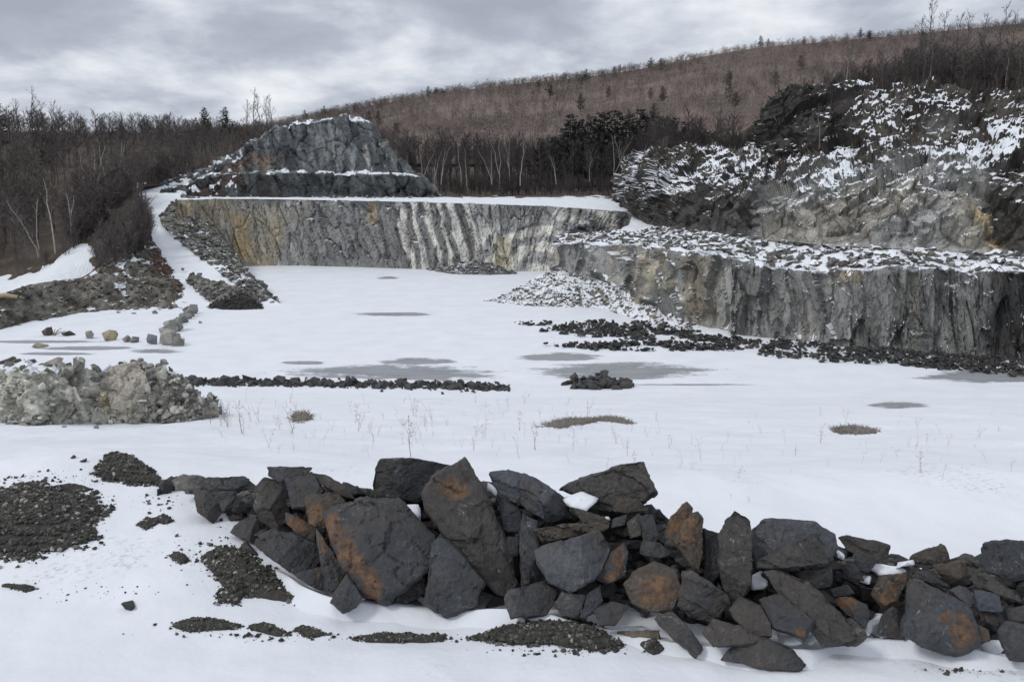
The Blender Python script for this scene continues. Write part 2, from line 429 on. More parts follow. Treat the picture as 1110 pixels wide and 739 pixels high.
def G(px, py):
    """where the ray of a pixel meets the ground"""
    d = ray(px, py); d = d / d[1]
    ys = np.geomspace(4, 200, 130)
    z = CAMZ + d[2] * ys; g = ground_z(d[0] * ys, ys)
    k = int(np.argmax(z <= g))
    if z[k] > g[k]: return FL(px, py)
    y0, y1 = ys[max(k - 1, 0)], ys[k]; f0, f1 = z[max(k - 1, 0)] - g[max(k - 1, 0)], z[k] - g[k]
    for _ in range(3):
        yy = np.linspace(y0, y1, 9); f = CAMZ + d[2] * yy - ground_z(d[0] * yy, yy); k = max(int(np.argmax(f <= 0)), 1)
        y0, y1 = yy[k - 1], yy[k]
    return np.array([d[0] * y1, y1, CAMZ + d[2] * y1])

def build_ground():
    ys = np.concatenate([np.arange(-40, 3, 1.0), np.arange(3, 15, 0.045), np.geomspace(15, 200, 330)[0:], np.geomspace(210, 9000, 60)])
    us = np.concatenate([np.linspace(-6, -0.75, 40)[:-1], np.linspace(-0.75, 0.75, 420), np.linspace(0.75, 6, 40)[1:]])
    Yg = np.repeat(ys[:, None], len(us), 1); Xg = us[None] * np.maximum(Yg, 9.0)
    Z = ground_z(Xg, Yg)
    V = np.stack([Xg, Yg, Z], -1).reshape(-1, 3)
    # grit scattered by wind near the heap and the gravel
    near = np.clip(1 - (V[:, 1] - 13) / 3, 0, 1)
    g = sstep(0.15, 0.6, fbm(V * 0.7 + 3, 3)) * near * 0.35
    return link('ground', mesh_np('ground', V, grid_faces(len(us) - 1, len(ys) - 1), [M['snow']], True, {'grit': g}), kind='structure')
build_ground()

def const(n, c): return np.repeat(np.array(c, float)[None], n, 0)
def lerp(a, b, t): return a * (1 - t[:, None]) + b * t[:, None]
GREY = np.array([0.145, 0.145, 0.141]); DGREY = np.array([0.066, 0.066, 0.067]); TAN = np.array([0.30, 0.21, 0.10])
WHITE = np.array([0.40, 0.39, 0.36]); BROWN = np.array([0.10, 0.078, 0.058]); LITTER = np.array([0.075, 0.062, 0.053])

# ------------------------------------------------------------------ far quarry wall and its bench
wb = [(192, 293), (250, 289), (330, 288), (430, 291), (520, 294), (600, 294.5), (700, 297), (800, 300)]
wt = [217, 215.5, 216.5, 218.5, 221, 224, 231, 236]
base = [FL(*p) - np.array([0, 0, 0.4]) for p in wb]
top = [P(p[0], t, b[1] + 1.6) for p, t, b in zip(wb, wt, base)]
sh = Sheet([base, top], 560, 60)
p = sh.flat; u = sh.u.ravel(); v = sh.v.ravel()
px, py = topix(p)
lean = px + (py - 250) * -0.22 + 5 * fbm(p * 0.12, 3)        # the beds dip to the right
strat = lean + 18 * sstep(520, 610, px) * (py - 250) / 30.0   # folded at the right
bands = fbm(np.stack([strat * 0.11, 0 * u, v * 0.25], 1), 4)
f1, g1, v1 = facets(np.stack([strat * 0.055, p[:, 2] * 0.11, 0 * u], 1), 0.3)
f2, g2, v2 = facets(np.stack([strat * 0.17, p[:, 2] * 0.30, 0 * u], 1), 0.3, 5)
f3, g3, v3 = facets(np.stack([strat * 0.42, p[:, 2] * 0.9, 0 * u], 1), 0.2, 9)
calm = 1 - 0.55 * (1 - sstep(300, 345, px))
d = 0.8 * fbm(p * np.array([0.1, 0.1, 0.05]), 3) + (0.75 * f1 + 0.40 * f2 + 0.16 * f3) * calm - 0.35 * sstep(0.07, 0.0, g1) - 0.15 * sstep(0.07, 0.0, g2)
sh.push(d * np.clip(np.minimum(v, 1.1 - v) * 6, 0.25, 1))
c = lerp(GREY * 1.15, GREY * 1.75, sstep(-0.35, 0.45, bands))
c = lerp(c, const(len(p), np.array([0.235, 0.208, 0.155])), 0.85 * sstep(-0.2, 0.3, fbm(p * np.array([0.12, 0.12, 0.05]) + 9, 3)) * (1 - sstep(325, 345, px)))
c = lerp(c, const(len(p), DGREY * 1.5), sstep(326, 334, lean) * (1 - sstep(425, 436, lean)) * sstep(-0.25, 0.25, bands + 0.25) * 0.6)
wpal = sstep(420, 436, lean) * (1 - sstep(505, 530, lean))
ph_ = strat * 0.42 + 1.6 * fbm(p * 0.15 + 4, 3)
stripes = sstep(0.1, 0.5, np.sin(ph_ + 1.5 * fbm(np.stack([strat * 0.06, v * 0.8, 0 * u], 1), 2)) + 1.3 * fbm(np.stack([strat * 0.3, v * 0.6, 0 * u], 1), 3))
c = lerp(c, const(len(p), DGREY * 1.3), wpal * (1 - stripes) * 0.55)
c = lerp(c, const(len(p), WHITE * 1.1), wpal * stripes * 0.9)
rr = np.hypot((px - 585) * 0.8, (py - 292)) + 6 * fbm(np.stack([px * 0.03, py * 0.05, 0 * u], 1), 3)      # an arching fold
arch = sstep(-0.2, 0.5, np.sin(rr * 0.33) + 0.5 * fbm(p * 0.5, 3))
fz = sstep(500, 535, px) * sstep(232, 255, py + 0.25 * (px - 560))
c = lerp(c, lerp(const(len(p), GREY * 1.7), const(len(p), WHITE * 1.2), arch), fz * 0.95)
c = lerp(c, const(len(p), np.array([0.40, 0.36, 0.26])), sstep(533, 541, px) * (1 - sstep(549, 558, px)) * sstep(252, 262, py) * 0.7)
tan = np.exp(-((lean - 262) / 15) ** 2) * sstep(226, 238, py) * sstep(-0.5, 0.1, fbm(p * 0.3, 3))
tan2 = np.exp(-((px - 200) / 14) ** 2) * (1 - sstep(245, 262, py)) * 0.6 + np.exp(-((px - 402) / 5) ** 2) * (1 - sstep(235, 250, py)) * 0.6
c = lerp(c, const(len(p), np.array([0.30, 0.225, 0.12])), np.clip(tan * 0.8 + tan2, 0, 0.9))
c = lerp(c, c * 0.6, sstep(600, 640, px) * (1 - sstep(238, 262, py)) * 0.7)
c = c * (0.82 + 0.36 * v2[:, None]) * (1 - 0.45 * sstep(0.05, 0.0, g2)[:, None]) * 1.55
sh.G[-1, :, 2] += 0.22 * fbm(sh.G[-1] * 0.4, 3); n3 = sh.normals().reshape(-1, 3)
sn = sstep(0.55, 0.8, np.abs(n3[:, 2])) * 0.6 + 0.45 * sstep(0.975, 1.0, v)
sh.build('far_quarry_cliff', M['cliff'], {'Col': c, 'snow': sn}, kind='structure')
FARTOP = sh.G[-1].copy()

# bench on the far wall, continuing back as the floor of the wood
t0 = [q + np.array([0, 0, -0.02]) for q in top]
ext = lambda q, Y, z: np.array([q[0] * Y / q[1], Y, z])
t0 = t0 + [ext(t0[-1], 150, 10.0) + np.array([40, 0, 0])]
r1 = [ext(q, 176, 11.9) for q in t0]; r2 = [ext(q, 235, 14.0) for q in t0]; r3 = [ext(q, 360, 20.0) for q in t0]; r4 = [ext(q, 520, 24) for q in t0]
sh = Sheet([t0, r1, r2, r3, r4], 300, [50, 24, 20, 6]); p = sh.flat; v = sh.v.ravel()
sh.push(0.12 * fbm(p * 0.35, 3) * sstep(0.05, 0.15, v))
edge = v + 0.25 * fbm(p * 0.15, 3)
stone = sstep(0.2, 0.5, fbm(p * 0.8, 3)) * sstep(0.55, 0.85, v)
sn = (1 - sstep(0.8, 1.05, edge)) * (1 - 0.8 * stone)
c = lerp(const(len(p), LITTER), const(len(p), BROWN * 1.4), sstep(-0.2, 0.5, fbm(p * 0.4, 3)))
sh.build('far_bench', M['cliff'], {'Col': c, 'snow': sn}, kind='structure')
MIDWOOD = sh

# ------------------------------------------------------------------ two-stepped rock knoll on the far bench
c0 = [(150, 214, 174), (190, 214, 173), (225, 213, 173), (300, 213, 172), (380, 214, 172), (440, 216, 172), (472, 216, 173), (486, 216, 176)]
c1 = [(150, 212, 176), (196, 203, 175), (230, 190, 175), (300, 188, 174), (380, 190, 174), (440, 191, 174), (462, 195, 175), (482, 215, 177)]
c2 = [(150, 211, 179), (200, 198, 180), (230, 187, 181), (300, 186, 181), (380, 187, 181), (434, 188.5, 181), (458, 194, 181), (482, 215, 181)]
c3 = [(150, 210, 182), (205, 190, 184), (255, 167, 186), (300, 137, 188), (352, 127, 189), (402, 133, 188), (428, 172, 186), (470, 205, 186)]
c4 = [(150, 210, 190), (205, 192, 195), (255, 170, 200), (300, 141, 205), (352, 131, 205), (402, 140, 205), (428, 178, 200), (470, 206, 190)]
c5 = [(150, 205, 235), (205, 200, 235), (255, 200, 235), (300, 200, 235), (352, 200, 235), (402, 200, 235), (428, 200, 235), (470, 205, 235)]
sh = Sheet([[P(*q) for q in r] for r in (c0, c1, c2, c3, c4, c5)], 330, [24, 5, 56, 8, 6])
p = sh.flat; v = sh.v.ravel(); px, py = topix(p)
lean = px - (py - 160) * 0.18
bed = p @ np.array(Matrix.Rotation(R(-62), 3, 'Y')).T
f1, g1, cv = facets(bed * np.array([0.12, 0.12, 0.24]), 0.4)
f2, g2, ev = facets(bed * np.array([0.30, 0.30, 0.70]), 0.3, 4)
f3, g3, gv = facets(bed * np.array([0.8, 0.8, 1.7]), 0.3, 8)
d = 0.8 * fbm(p * 0.12, 3) + 0.9 * f1 + 0.45 * f2 + 0.2 * f3 - 0.4 * sstep(0.06, 0.0, g1)
sh.push(d * np.clip(v * 4, 0, 1) * np.clip((4.2 - v), 0, 1) * (1 - 0.75 * np.exp(-((v - 1.5) / 0.62) ** 2)))
c = lerp(const(len(p), np.array([0.05, 0.055, 0.06])), const(len(p), np.array([0.135, 0.145, 0.15])), sstep(-0.3, 0.5, fbm(np.stack([lean * 0.12, p[:, 2] * 0.12, v], 1), 4)))
c = lerp(c, const(len(p), WHITE * 0.8), sstep(0.3, 0.5, fbm(np.stack([lean * 0.14 + 7, p[:, 2] * 0.07, 0 * v], 1), 3)) * 0.6 * sstep(315, 400, px))
c = lerp(c, const(len(p), np.array([0.10, 0.07, 0.055])), sstep(0.0, 0.3, fbm(p * 0.15 + 4, 3)) * (1 - sstep(260, 330, px)) * 0.8)
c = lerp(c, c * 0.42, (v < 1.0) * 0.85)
c = lerp(c, const(len(p), np.array([0.17, 0.12, 0.07])), np.exp(-((px - 288) / 5) ** 2 - ((py - 180) / 8) ** 2) * 0.7)
c = c * (0.75 + 0.5 * ev[:, None]) * 1.3
n3 = sh.normals().reshape(-1, 3)
sn = 0.62 * sstep(0.72, 0.95, n3[:, 2]) * sstep(0.0, 0.35, fbm(p * 0.5, 3)) * (1 - 0.65 * (v < 1)) * (1 - 0.5 * sstep(380, 410, px))
sn = np.maximum(sn, 0.8 * sstep(1.0, 1.2, v) * (1 - sstep(1.95, 2.1, v)) * sstep(-0.45, -0.15, fbm(p * 0.3 + 8, 2)) * sstep(270, 330, px))
sn = np.maximum(sn, 0.75 * sstep(2.9, 3.0, v) * sstep(-0.15, 0.15, fbm(p * 0.35 + 2, 3)) * (1 - sstep(3.2, 3.6, v)) * sstep(255, 300, px) * (1 - sstep(395, 410, px)))
sn = np.maximum(sn, (0.56 + 0.3 * (px < 212)) * (px < 262) * sstep(-0.1, 0.3, fbm(p * 0.6 + 1, 3)))
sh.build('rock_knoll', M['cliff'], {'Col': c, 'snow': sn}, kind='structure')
rng = np.random.default_rng(21)
q = np.array([P(x, 213.5 + 2 * rng.random() + 0.004 * (x - 190), 170 + 2 * rng.random()) for x in rng.uniform(170, 470, 130)]); q[:, 2] = 11.75
stones('rubble', q, rng.uniform(0.15, 0.6, 130) ** 1.3, rng, [GREY, DGREY, BROWN * 1.5], M['rubble_snow'], 0.25)

# ------------------------------------------------------------------ right side: lower wall, bench, upper slope
lb = [(640, 300, 150), (606, 318, 128), (598, 322, 0), (640, 327, 0), (690, 339, 0), (740, 354, 0), (790, 362, 0), (850, 368, 0), (920, 377, 0), (1000, 384, 0), (1060, 388, 0), (1110, 392, 0), (1230, 402, 0)]
lt = [252, 258, 263, 262, 265, 270, 278, 288, 291, 289, 293, 292, 298]
base = []
for x, y, Y in lb:
    q = FL(x, y) if Y == 0 else np.array([P(x, y, Y)[0], Y, 0]); q[2] = -0.4; base.append(q)
top = [P(b_[0], t, q[1] + (1.3 if k > 1 else 1.0)) for k, (b_, t, q) in enumerate(zip(lb, lt, base))]
top[0] = np.array([base[0][0] + 1, base[0][1], 9.0]); top[1] = np.array([base[1][0] + 0.8, base[1][1], 8.2])
sh = Sheet([base, top], 760, 72)
p = sh.flat; u = sh.u.ravel(); v = sh.v.ravel(); px, py = topix(p)
tilt = px - (py - 320) * 0.04 + 5 * fbm(p * 0.12, 2)
sh.G[-1, :, 2] += 0.55 * fbm(sh.G[-1] * 0.35, 3); sh.G[-8:-1, :, 2] += 0.3 * fbm(sh.G[-1] * 0.35, 3)[None]
blk = np.stack([tilt * 0.055, p[:, 2] * 0.16, 0 * u], 1)
f1, g1, cv = facets(np.stack([tilt * 0.030, p[:, 2] * 0.13, 0 * u], 1), 0.35)
f2, g2, ev = facets(np.stack([tilt * 0.085, p[:, 2] * 0.24, 0 * u], 1), 0.35, 5)
f3, g3, gv = facets(np.stack([tilt * 0.24, p[:, 2] * 0.7, 0 * u], 1), 0.3, 9)
d = 0.8 * fbm(p * np.array([0.15, 0.15, 0.05]), 3) + 1.1 * f1 + 0.5 * f2 + 0.17 * f3 - 0.5 * sstep(0.035, 0.0, g1) - 0.25 * sstep(0.05, 0.0, g2)
sh.push(-d * np.clip(np.minimum(v * 5, (1.08 - v) * 6), 0.15, 1))
c = lerp(const(len(p), GREY * 0.85), const(len(p), GREY * 1.35), sstep(-0.4, 0.4, fbm(np.stack([tilt * 0.06, p[:, 2] * 0.1, 0 * u], 1), 4)))
c = lerp(c, const(len(p), np.array([0.19, 0.165, 0.12])), 0.75 * sstep(-0.1, 0.3, fbm(np.stack([tilt * 0.035 + 3, p[:, 2] * 0.08, 0 * u], 1), 3)) * (1 - sstep(745, 790, px)))
c = lerp(c, const(len(p), np.array([0.17, 0.155, 0.125])), 0.35 * sstep(0.12, 0.35, fbm(np.stack([tilt * 0.05 + 8, p[:, 2] * 0.07, 0 * u], 1), 3)) * sstep(790, 800, px))
c = lerp(c, const(len(p), np.array([0.36, 0.33, 0.26])), 0.8 * sstep(0.1, 0.35, fbm(p * 0.35 + 2, 3)) * sstep(660, 690, px) * (1 - sstep(742, 760, px)))
c = lerp(c, const(len(p), np.array([0.25, 0.2, 0.13])), 0.75 * np.exp(-((px - 920) / 17) ** 2 - ((py - 299) / 8) ** 2))
c = lerp(c, c * (0.72 + 0.56 * cv[:, None]), 0.8 * np.ones(len(p)))
c = c * (0.82 + 0.36 * ev[:, None]) * 1.5 * (1 - 0.4 * sstep(0.03, 0.0, g1)[:, None])
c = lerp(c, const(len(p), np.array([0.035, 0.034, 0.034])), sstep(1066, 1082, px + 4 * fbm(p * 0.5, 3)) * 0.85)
n3 = sh.normals().reshape(-1, 3); up = np.abs(n3[:, 2])
sn = sstep(0.45, 0.75, up) * sstep(-0.1, 0.25, fbm(p * 0.7, 3)) * 0.9
sn = np.maximum(sn, (sstep(0.93, 1.0, v + 0.05 * fbm(p * 0.6, 3))) * 0.7)
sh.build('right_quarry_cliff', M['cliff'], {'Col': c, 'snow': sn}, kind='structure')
LOWTOP = sh.G[-1]

ux = [668, 680, 703, 735, 770, 805, 826, 834, 860, 890, 925, 960, 1000, 1050, 1110, 1200]
u0 = [(226, 166), (229, 156), (244, 127), (250, 112), (253, 104), (257, 98), (260, 95), (261, 94), (263, 91.5), (265.5, 89), (267.5, 87.5), (269, 86.5), (271, 85), (273, 83.6), (275, 82.5), (279, 81)]
u1 = [(215, 167), (207, 158), (207, 131), (204, 119), (204, 111), (206, 105), (208, 102.5), (208, 101.5), (206, 99), (198, 97), (192, 95), (188, 94), (185, 92), (184, 90.5), (184, 89), (184, 87)]
u2 = [(202, 168), (182, 160), (170, 138), (166, 129), (166, 123), (172, 118), (170, 116), (170, 115.5), (168, 113), (163, 110), (158, 108), (154, 106), (150, 104), (146, 102), (144, 100.5), (140, 98)]
u3 = [(196, 170), (172, 162), (158, 144), (158, 137), (161, 131), (161, 126), (158, 123), (104, 119), (88, 118), (95, 118), (94, 117), (97, 116), (88, 114), (94, 112), (99, 110), (99, 107)]
R0 = [P(x, *q) for x, q in zip(ux, u0)]; R1 = [P(x, *q) for x, q in zip(ux, u1)]; R2 = [P(x, *q) for x, q in zip(ux, u2)]; R3 = [P(x, *q) for x, q in zip(ux, u3)]
R4 = [np.array([q[0] * 1.06, q[1] + 8, q[2] - (0.3 if x > 830 else 1.0)]) for x, q in zip(ux, R3)]
R5 = [np.array([q[0] * 1.5 + 5, q[1] + 75, q[2] + (3 if x > 830 else -4)]) for x, q in zip(ux, R3)]
R6 = [np.array([q[0] * 2.2 + 5, q[1] + 200, q[2] + (3 if x > 830 else -4)]) for x, q in zip(ux, R3)]
sh = Sheet([R0, R1, R2, R3, R4, R5, R6], 620, [66, 60, 60, 10, 26, 6])
p = sh.flat; u = sh.u.ravel(); v = sh.v.ravel(); px, py = topix(p)
diag = np.stack([(px + py * 1.1) * 0.035, (py - px * 0.28) * 0.13, 0 * u], 1)       # ledges run up to the right
rot = np.array(Matrix.Rotation(R(28), 3, 'Y')); bed = p @ rot.T                 # beds dip to the left
f1, g1, cv = facets(bed * np.array([0.20, 0.20, 0.30]), 0.4)
f2, g2, ev = facets(bed * np.array([0.55, 0.55, 0.95]), 0.3, 4)
f3, g3, gv = facets(bed * np.array([1.3, 1.3, 2.4]), 0.3, 8)
d = 1.2 * fbm(p * 0.10, 3) + 1.3 * f1 + 0.55 * f2 + 0.22 * f3 - 0.45 * sstep(0.05, 0.0, g1) - 0.15 * sstep(0.05, 0.0, g2)
sh.push(-d * np.clip(v * 4, 0.1, 1) * np.clip(4.3 - v, 0.1, 1))
c = lerp(const(len(p), GREY * 0.75), const(len(p), GREY * 1.4), sstep(-0.4, 0.4, fbm(bed * np.array([0.3, 0.3, 0.8]) + 2, 4)))
c = lerp(c, const(len(p), np.array([0.19, 0.175, 0.145])), 0.6 * sstep(-0.1, 0.3, fbm(p * 0.12 + 2, 3)) * sstep(815, 840, px) * (1 - sstep(0.9, 1.3, v)))
brn = sstep(-0.7, -0.25, fbm(p * 0.1 + 6, 3)) * sstep(1.2, 1.8, v + 0.2 * fbm(p * 0.2, 2))
c = lerp(c, const(len(p), np.array([0.055, 0.046, 0.038])), np.clip(brn * 0.85, 0, 1))
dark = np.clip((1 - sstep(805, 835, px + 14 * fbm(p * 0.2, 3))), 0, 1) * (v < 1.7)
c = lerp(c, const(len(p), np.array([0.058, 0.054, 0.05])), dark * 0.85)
c = lerp(c, const(len(p), np.array([0.04, 0.036, 0.032])), sstep(1062, 1078, px + 8 * fbm(p * 0.25, 3)) * (v < 1.5) * 0.9)
c = lerp(c, const(len(p), np.array([0.38, 0.31, 0.19])), np.clip(np.exp(-((px - 1070 - (py - 245) * 0.55) / 5.5) ** 2) * sstep(208, 222, py) * (v < 1), 0, 1) * sstep(-0.35, 0.1, fbm(p * 0.7, 3)))
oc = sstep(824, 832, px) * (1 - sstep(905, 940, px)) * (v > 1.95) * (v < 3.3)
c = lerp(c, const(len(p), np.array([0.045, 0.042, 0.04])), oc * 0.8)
c = lerp(c, const(len(p), LITTER), sstep(3.2, 3.6, v))
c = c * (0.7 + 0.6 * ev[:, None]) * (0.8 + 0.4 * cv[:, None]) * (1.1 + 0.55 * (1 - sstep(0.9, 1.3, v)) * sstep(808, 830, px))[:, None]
n3 = sh.normals().reshape(-1, 3); up = np.abs(n3[:, 2])
c = c * (1 - 0.5 * sstep(0.10, 0.0, g2) * (v < 1.4))[:, None] * (0.75 + 0.5 * gv[:, None])
streak = fbm(bed * np.array([0.8, 0.8, 2.4]) + 3, 4)
dens = np.interp(v, [0, 0.55, 0.85, 1.15, 1.7, 2.0, 2.5, 3.0, 3.3, 4], [-0.60, -0.42, -0.20, 0.10, 0.10, 0.02, -0.12, -0.16, -0.45, -0.7])
dens = dens + 0.05 * sstep(840, 900, px) - 0.22 * oc * (v > 2.1) - 0.16 * (px < 770) - 0.14 * sstep(1060, 1090, px) * (v < 1.3)
dens = dens + 0.55 * np.clip(fbm(p * 0.10 + 11, 3), -0.6, 0.5)
k = streak * 0.8 + dens + 1.15 * (up - 0.60)
sn = np.clip(0.5 + 3.2 * k - 0.36, 0, 1) * (v < 3.6)
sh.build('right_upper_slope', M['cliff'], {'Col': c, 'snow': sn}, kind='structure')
RWOOD = sh

# bench between the two, strewn with snowy blocks
fr = [LOWTOP[i] + np.array([0, 0.1, -0.1]) for i in np.linspace(60, 760, 16).astype(int)]
bk = resample(R0, 15)
bk = np.array([bk[i] + np.array([0, 1.5, 0.0]) for i in range(16)])
fx = np.array([topix(q)[0][0] for q in fr]); r0x = np.array([topix(q)[0][0] for q in R0]); R0a = np.array(R0)
bk = np.stack([np.interp(fx, r0x, R0a[:, k]) for k in range(3)], 1) + np.array([0, 1.2, 0.1])
for k in range(16):
    if fx[k] < 716: bk[k] = P(fx[k], float(np.interp(fx[k], [600, 640, 690, 716], [257, 251, 249, 250])), float(np.interp(fx[k], [600, 640, 690, 716], [121, 120, 118, 113.5])))
mid = 0.5 * np.array(fr) + 0.5 * bk; mid[:, 2] = 0.45 * np.array(fr)[:, 2] + 0.55 * bk[:, 2]
sh = Sheet([np.array(fr), mid, bk], 420, [16, 16]); p = sh.flat; v = sh.v.ravel()
sh.push(0.35 * fbm(p * 0.5, 4))
c = lerp(const(len(p), GREY * 0.8), const(len(p), np.array([0.17, 0.15, 0.115])), sstep(-0.2, 0.4, fbm(p * 0.5, 3)))
sn = 0.5 + 1.1 * fbm(p * np.array([0.9, 0.6, 0.9]), 3) + 0.2
sh.build('right_bench', M['cliff'], {'Col': c, 'snow': np.clip(sn, 0, 1)}, kind='structure')
rng = np.random.default_rng(31)
q = sh.sample(1500, rng, 0, 1.7); sz = rng.uniform(0.2, 1.0, 1500) ** 3 * 0.75 + 0.06
stones('rubble', q, sz, rng, [GREY * 0.8, GREY * 0.6, np.array([0.13, 0.12, 0.10]), GREY * 1.1], M['rubble_snow'], rng.uniform(0.05, 0.55, 1500), flat=0.75)
# snow bank joining the far bench to the right bench
sh = Sheet([[P(668, 252, 118.5), P(694, 252, 117), P(720, 254, 112)], [P(682, 243, 132), P(698, 243, 129), P(718, 245, 121)], [P(685, 235, 149), P(702, 235, 146), P(724, 237, 130)], [P(676, 228, 160), P(705, 228, 158), P(735, 228, 148)]], 40, 12)
p = sh.flat; sh.push(0.2 * fbm(p * 0.4, 3))
sh.build('snow_bank', M['snow'], {'grit': 0 * p[:, 0]}, kind='structure')

# talus below the corner of the right wall
def talus(name, foot, head, nu, nv, cols, snowlo, snowhi, nst, smax, seed, bulge=0.6, mat='rubble_snow'):
    rng = np.random.default_rng(seed)
    mid = 0.5 * (np.array(foot) + np.array(head)); mid[:, 2] *= bulge * 2 * 0.5 + 0.4
    sh = Sheet([foot, mid, head], nu, [nv, nv]); p = sh.flat
    sh.push(0.25 * fbm(p * 0.6, 4) + 0.1 * fbm(p * 2, 2))
    f = fbm(p * np.array([0.35, 0.35, 0.5]), 4)
    c = lerp(const(len(p), cols[0]), const(len(p), cols[1]), sstep(-0.3, 0.3, f))
    sn = snowlo + (snowhi - snowlo) * sstep(-0.35, 0.35, fbm(p * np.array([0.5, 0.25, 0.5]) + 3, 3))
    o = sh.build(name, M['cliff'], {'Col': c, 'snow': sn}, kind='structure')
    q = sh.sample(nst, rng, 0.0, 1.9); sz = smax * rng.uniform(0.3, 1.0, nst) ** 2.2 + 0.06
    stones('rubble', q, sz, rng, list(cols), M[mat], rng.uniform(snowlo - 0.15, snowhi - 0.15, nst), flat=0.8)
    return sh
fo = [FL(525, 326), FL(560, 331), FL(610, 333), FL(650, 334), FL(690, 346), FL(735, 357), FL(770, 363)]
he = [FL(548, 322), P(572, 306, 124), P(603, 291, 119), P(640, 300, 115), P(675, 313, 107), P(712, 322, 102), P(760, 352, 95)]
he[0][2] = 0.2
for q in fo: q[2] = -0.15
talus('talus_slope', fo, he, 160, 14, [GREY * 0.9, np.array([0.21, 0.185, 0.15])], 0.35, 1.1, 1300, 0.45, 41)
fo = [FL(455, 291), FL(490, 297), FL(530, 298), FL(560, 297)]; he = [FL(470, 289), P(495, 284, 152), P(525, 284, 150), FL(558, 293)]
talus('talus_slope', fo, he, 60, 6, [GREY * 0.8, GREY * 1.4], 0.05, 0.5, 330, 0.55, 42)
# strip of snow drifted against the wall foot
sh = Sheet([[FL(690, 344), FL(740, 360), FL(800, 369), FL(880, 377), FL(960, 384), FL(1050, 390), FL(1110, 394), FL(1200, 403)],
            [P(690, 328, 104.5), P(740, 342, 96.5), P(800, 354, 92), P(880, 366, 87.6), P(960, 373, 84.6), P(1050, 382, 81.5), P(1110, 386, 80), P(1200, 394, 77.5)]], 160, 8)
p = sh.flat; sh.push(-0.25 * fbm(p * 0.35, 3) - 0.1)
sh.build('snow_drift', M['snow'], {'grit': 0 * p[:, 0]}, kind='structure')

# ------------------------------------------------------------------ left side: hillside of the wood, snow road, banks
h0 = [(-420, 360, 96), (-150, 328, 112), (0, 313, 119), (40, 301, 123), (74, 277, 130), (104, 252, 140), (128, 226, 152), (150, 204, 172), (205, 199, 190), (300, 196, 215), (430, 200, 235)]
h1 = [(-420, 250, 180), (-150, 215, 180), (0, 205, 185), (60, 200, 190), (104, 193, 195), (140, 188, 200), (175, 182, 210), (205, 178, 215), (235, 176, 225), (320, 176, 245), (440, 180, 260)]
h2 = [(-420, 150, 265), (-150, 146, 265), (0, 147, 265), (60, 150, 268), (104, 152, 270), (140, 153, 272), (175, 155, 276), (205, 157, 280), (250, 159, 285), (330, 162, 295), (450, 172, 300)]
h3 = [(q[0], q[1] + 4, q[2] + 160) for q in h2]
sh = Sheet([[P(*q) for q in r] for r in (h0, h1, h2, h3)], 200, [40, 40, 8]); p = sh.flat; v = sh.v.ravel()
sh.push(0.5 * fbm(p * 0.08, 4) * sstep(0, 0.1, v))
c = lerp(const(len(p), LITTER * 0.9), const(len(p), BROWN), sstep(-0.3, 0.4, fbm(p * 0.3, 4)))
sn = 0.30 * sstep(0.0, 0.4, fbm(p * 0.25 + 5, 3))
sh.build('left_hillside', M['cliff'], {'Col': c, 'snow': sn}, kind='structure')
LWOOD = sh
H0 = [P(*q) for q in h0]

bb = [(-420, 405), (-150, 378), (0, 358), (30, 351), (80, 341), (138, 337), (175, 337), (207, 334), (212, 330)]
bc = [(-420, 345, 88), (-150, 330, 92), (0, 320, 97), (41, 308, 104), (92, 302, 113), (120, 277, 121), (138, 268, 126), (150, 252, 135), (156, 240, 146)]
be = [(-420, 345, 92), (-150, 329, 100), (0, 318, 104), (41, 307, 110), (92, 300, 119), (118, 280, 128), (140, 266, 134), (152, 249, 142), (157, 236, 150)]
base = [FL(*q) - np.array([0, 0, 0.3]) for q in bb]
b2 = [(-420, 375, 84), (-150, 354, 87), (0, 338, 94), (36, 330, 99), (86, 320, 107), (130, 305, 112), (160, 300, 116), (178, 288, 125), (182, 285, 128)]
sh = Sheet([base, [P(*q) for q in b2], [P(*q) for q in bc], [P(*q) for q in be]], 300, [26, 30, 6])
p = sh.flat; v = sh.v.ravel(); px, py = topix(p)
sh.push(-(0.9 * fbm(p * 0.18, 4) + 0.45 * ridged(p * 0.5, 3) + 0.25 * fbm(p * 1.5, 3)) * np.clip(v * 5, 0, 1) * np.clip((3 - v) * 1.5, 0, 1))
c = lerp(const(len(p), np.array([0.085, 0.078, 0.066])), const(len(p), np.array([0.20, 0.19, 0.165])), sstep(-0.35, 0.4, fbm(p * 0.45, 4)))
c = lerp(c, const(len(p), np.array([0.11, 0.05, 0.028])), sstep(160, 172, px) * sstep(262, 272, py) * (1 - sstep(290, 300, py)) * 0.85)
c = lerp(c, const(len(p), np.array([0.075, 0.06, 0.04])), sstep(178, 190, px) * sstep(298, 306, py) * 0.7)
n3 = sh.normals().reshape(-1, 3)
sn = 0.5 + 0.9 * fbm(np.stack([px * 0.05, py * 0.16, 0 * v], 1), 4) - 0.32 + 0.3 * np.exp(-((px - 140) / 22) ** 2 - ((py - 285) / 16) ** 2) - 0.25 * (px < 95) * (1 - sstep(1.6, 2, v)) + 0.3 * sstep(2.0, 2.6, v) * (px < 105)
sh.build('left_bank', M['cliff'], {'Col': c, 'snow': np.clip(sn, 0, 1)}, kind='structure')
LBANK = sh
rng = np.random.default_rng(51)
q = sh.sample(1500, rng, 0.0, 2.0); stones('rubble', q, 0.42 * rng.uniform(0.3, 1, 1500) ** 2 + 0.06, rng, [np.array([0.11, 0.10, 0.085]), np.array([0.2, 0.19, 0.165]), np.array([0.07, 0.065, 0.06])], M['rubble_snow'], rng.uniform(-0.35, 0.25, 1500), flat=0.8)
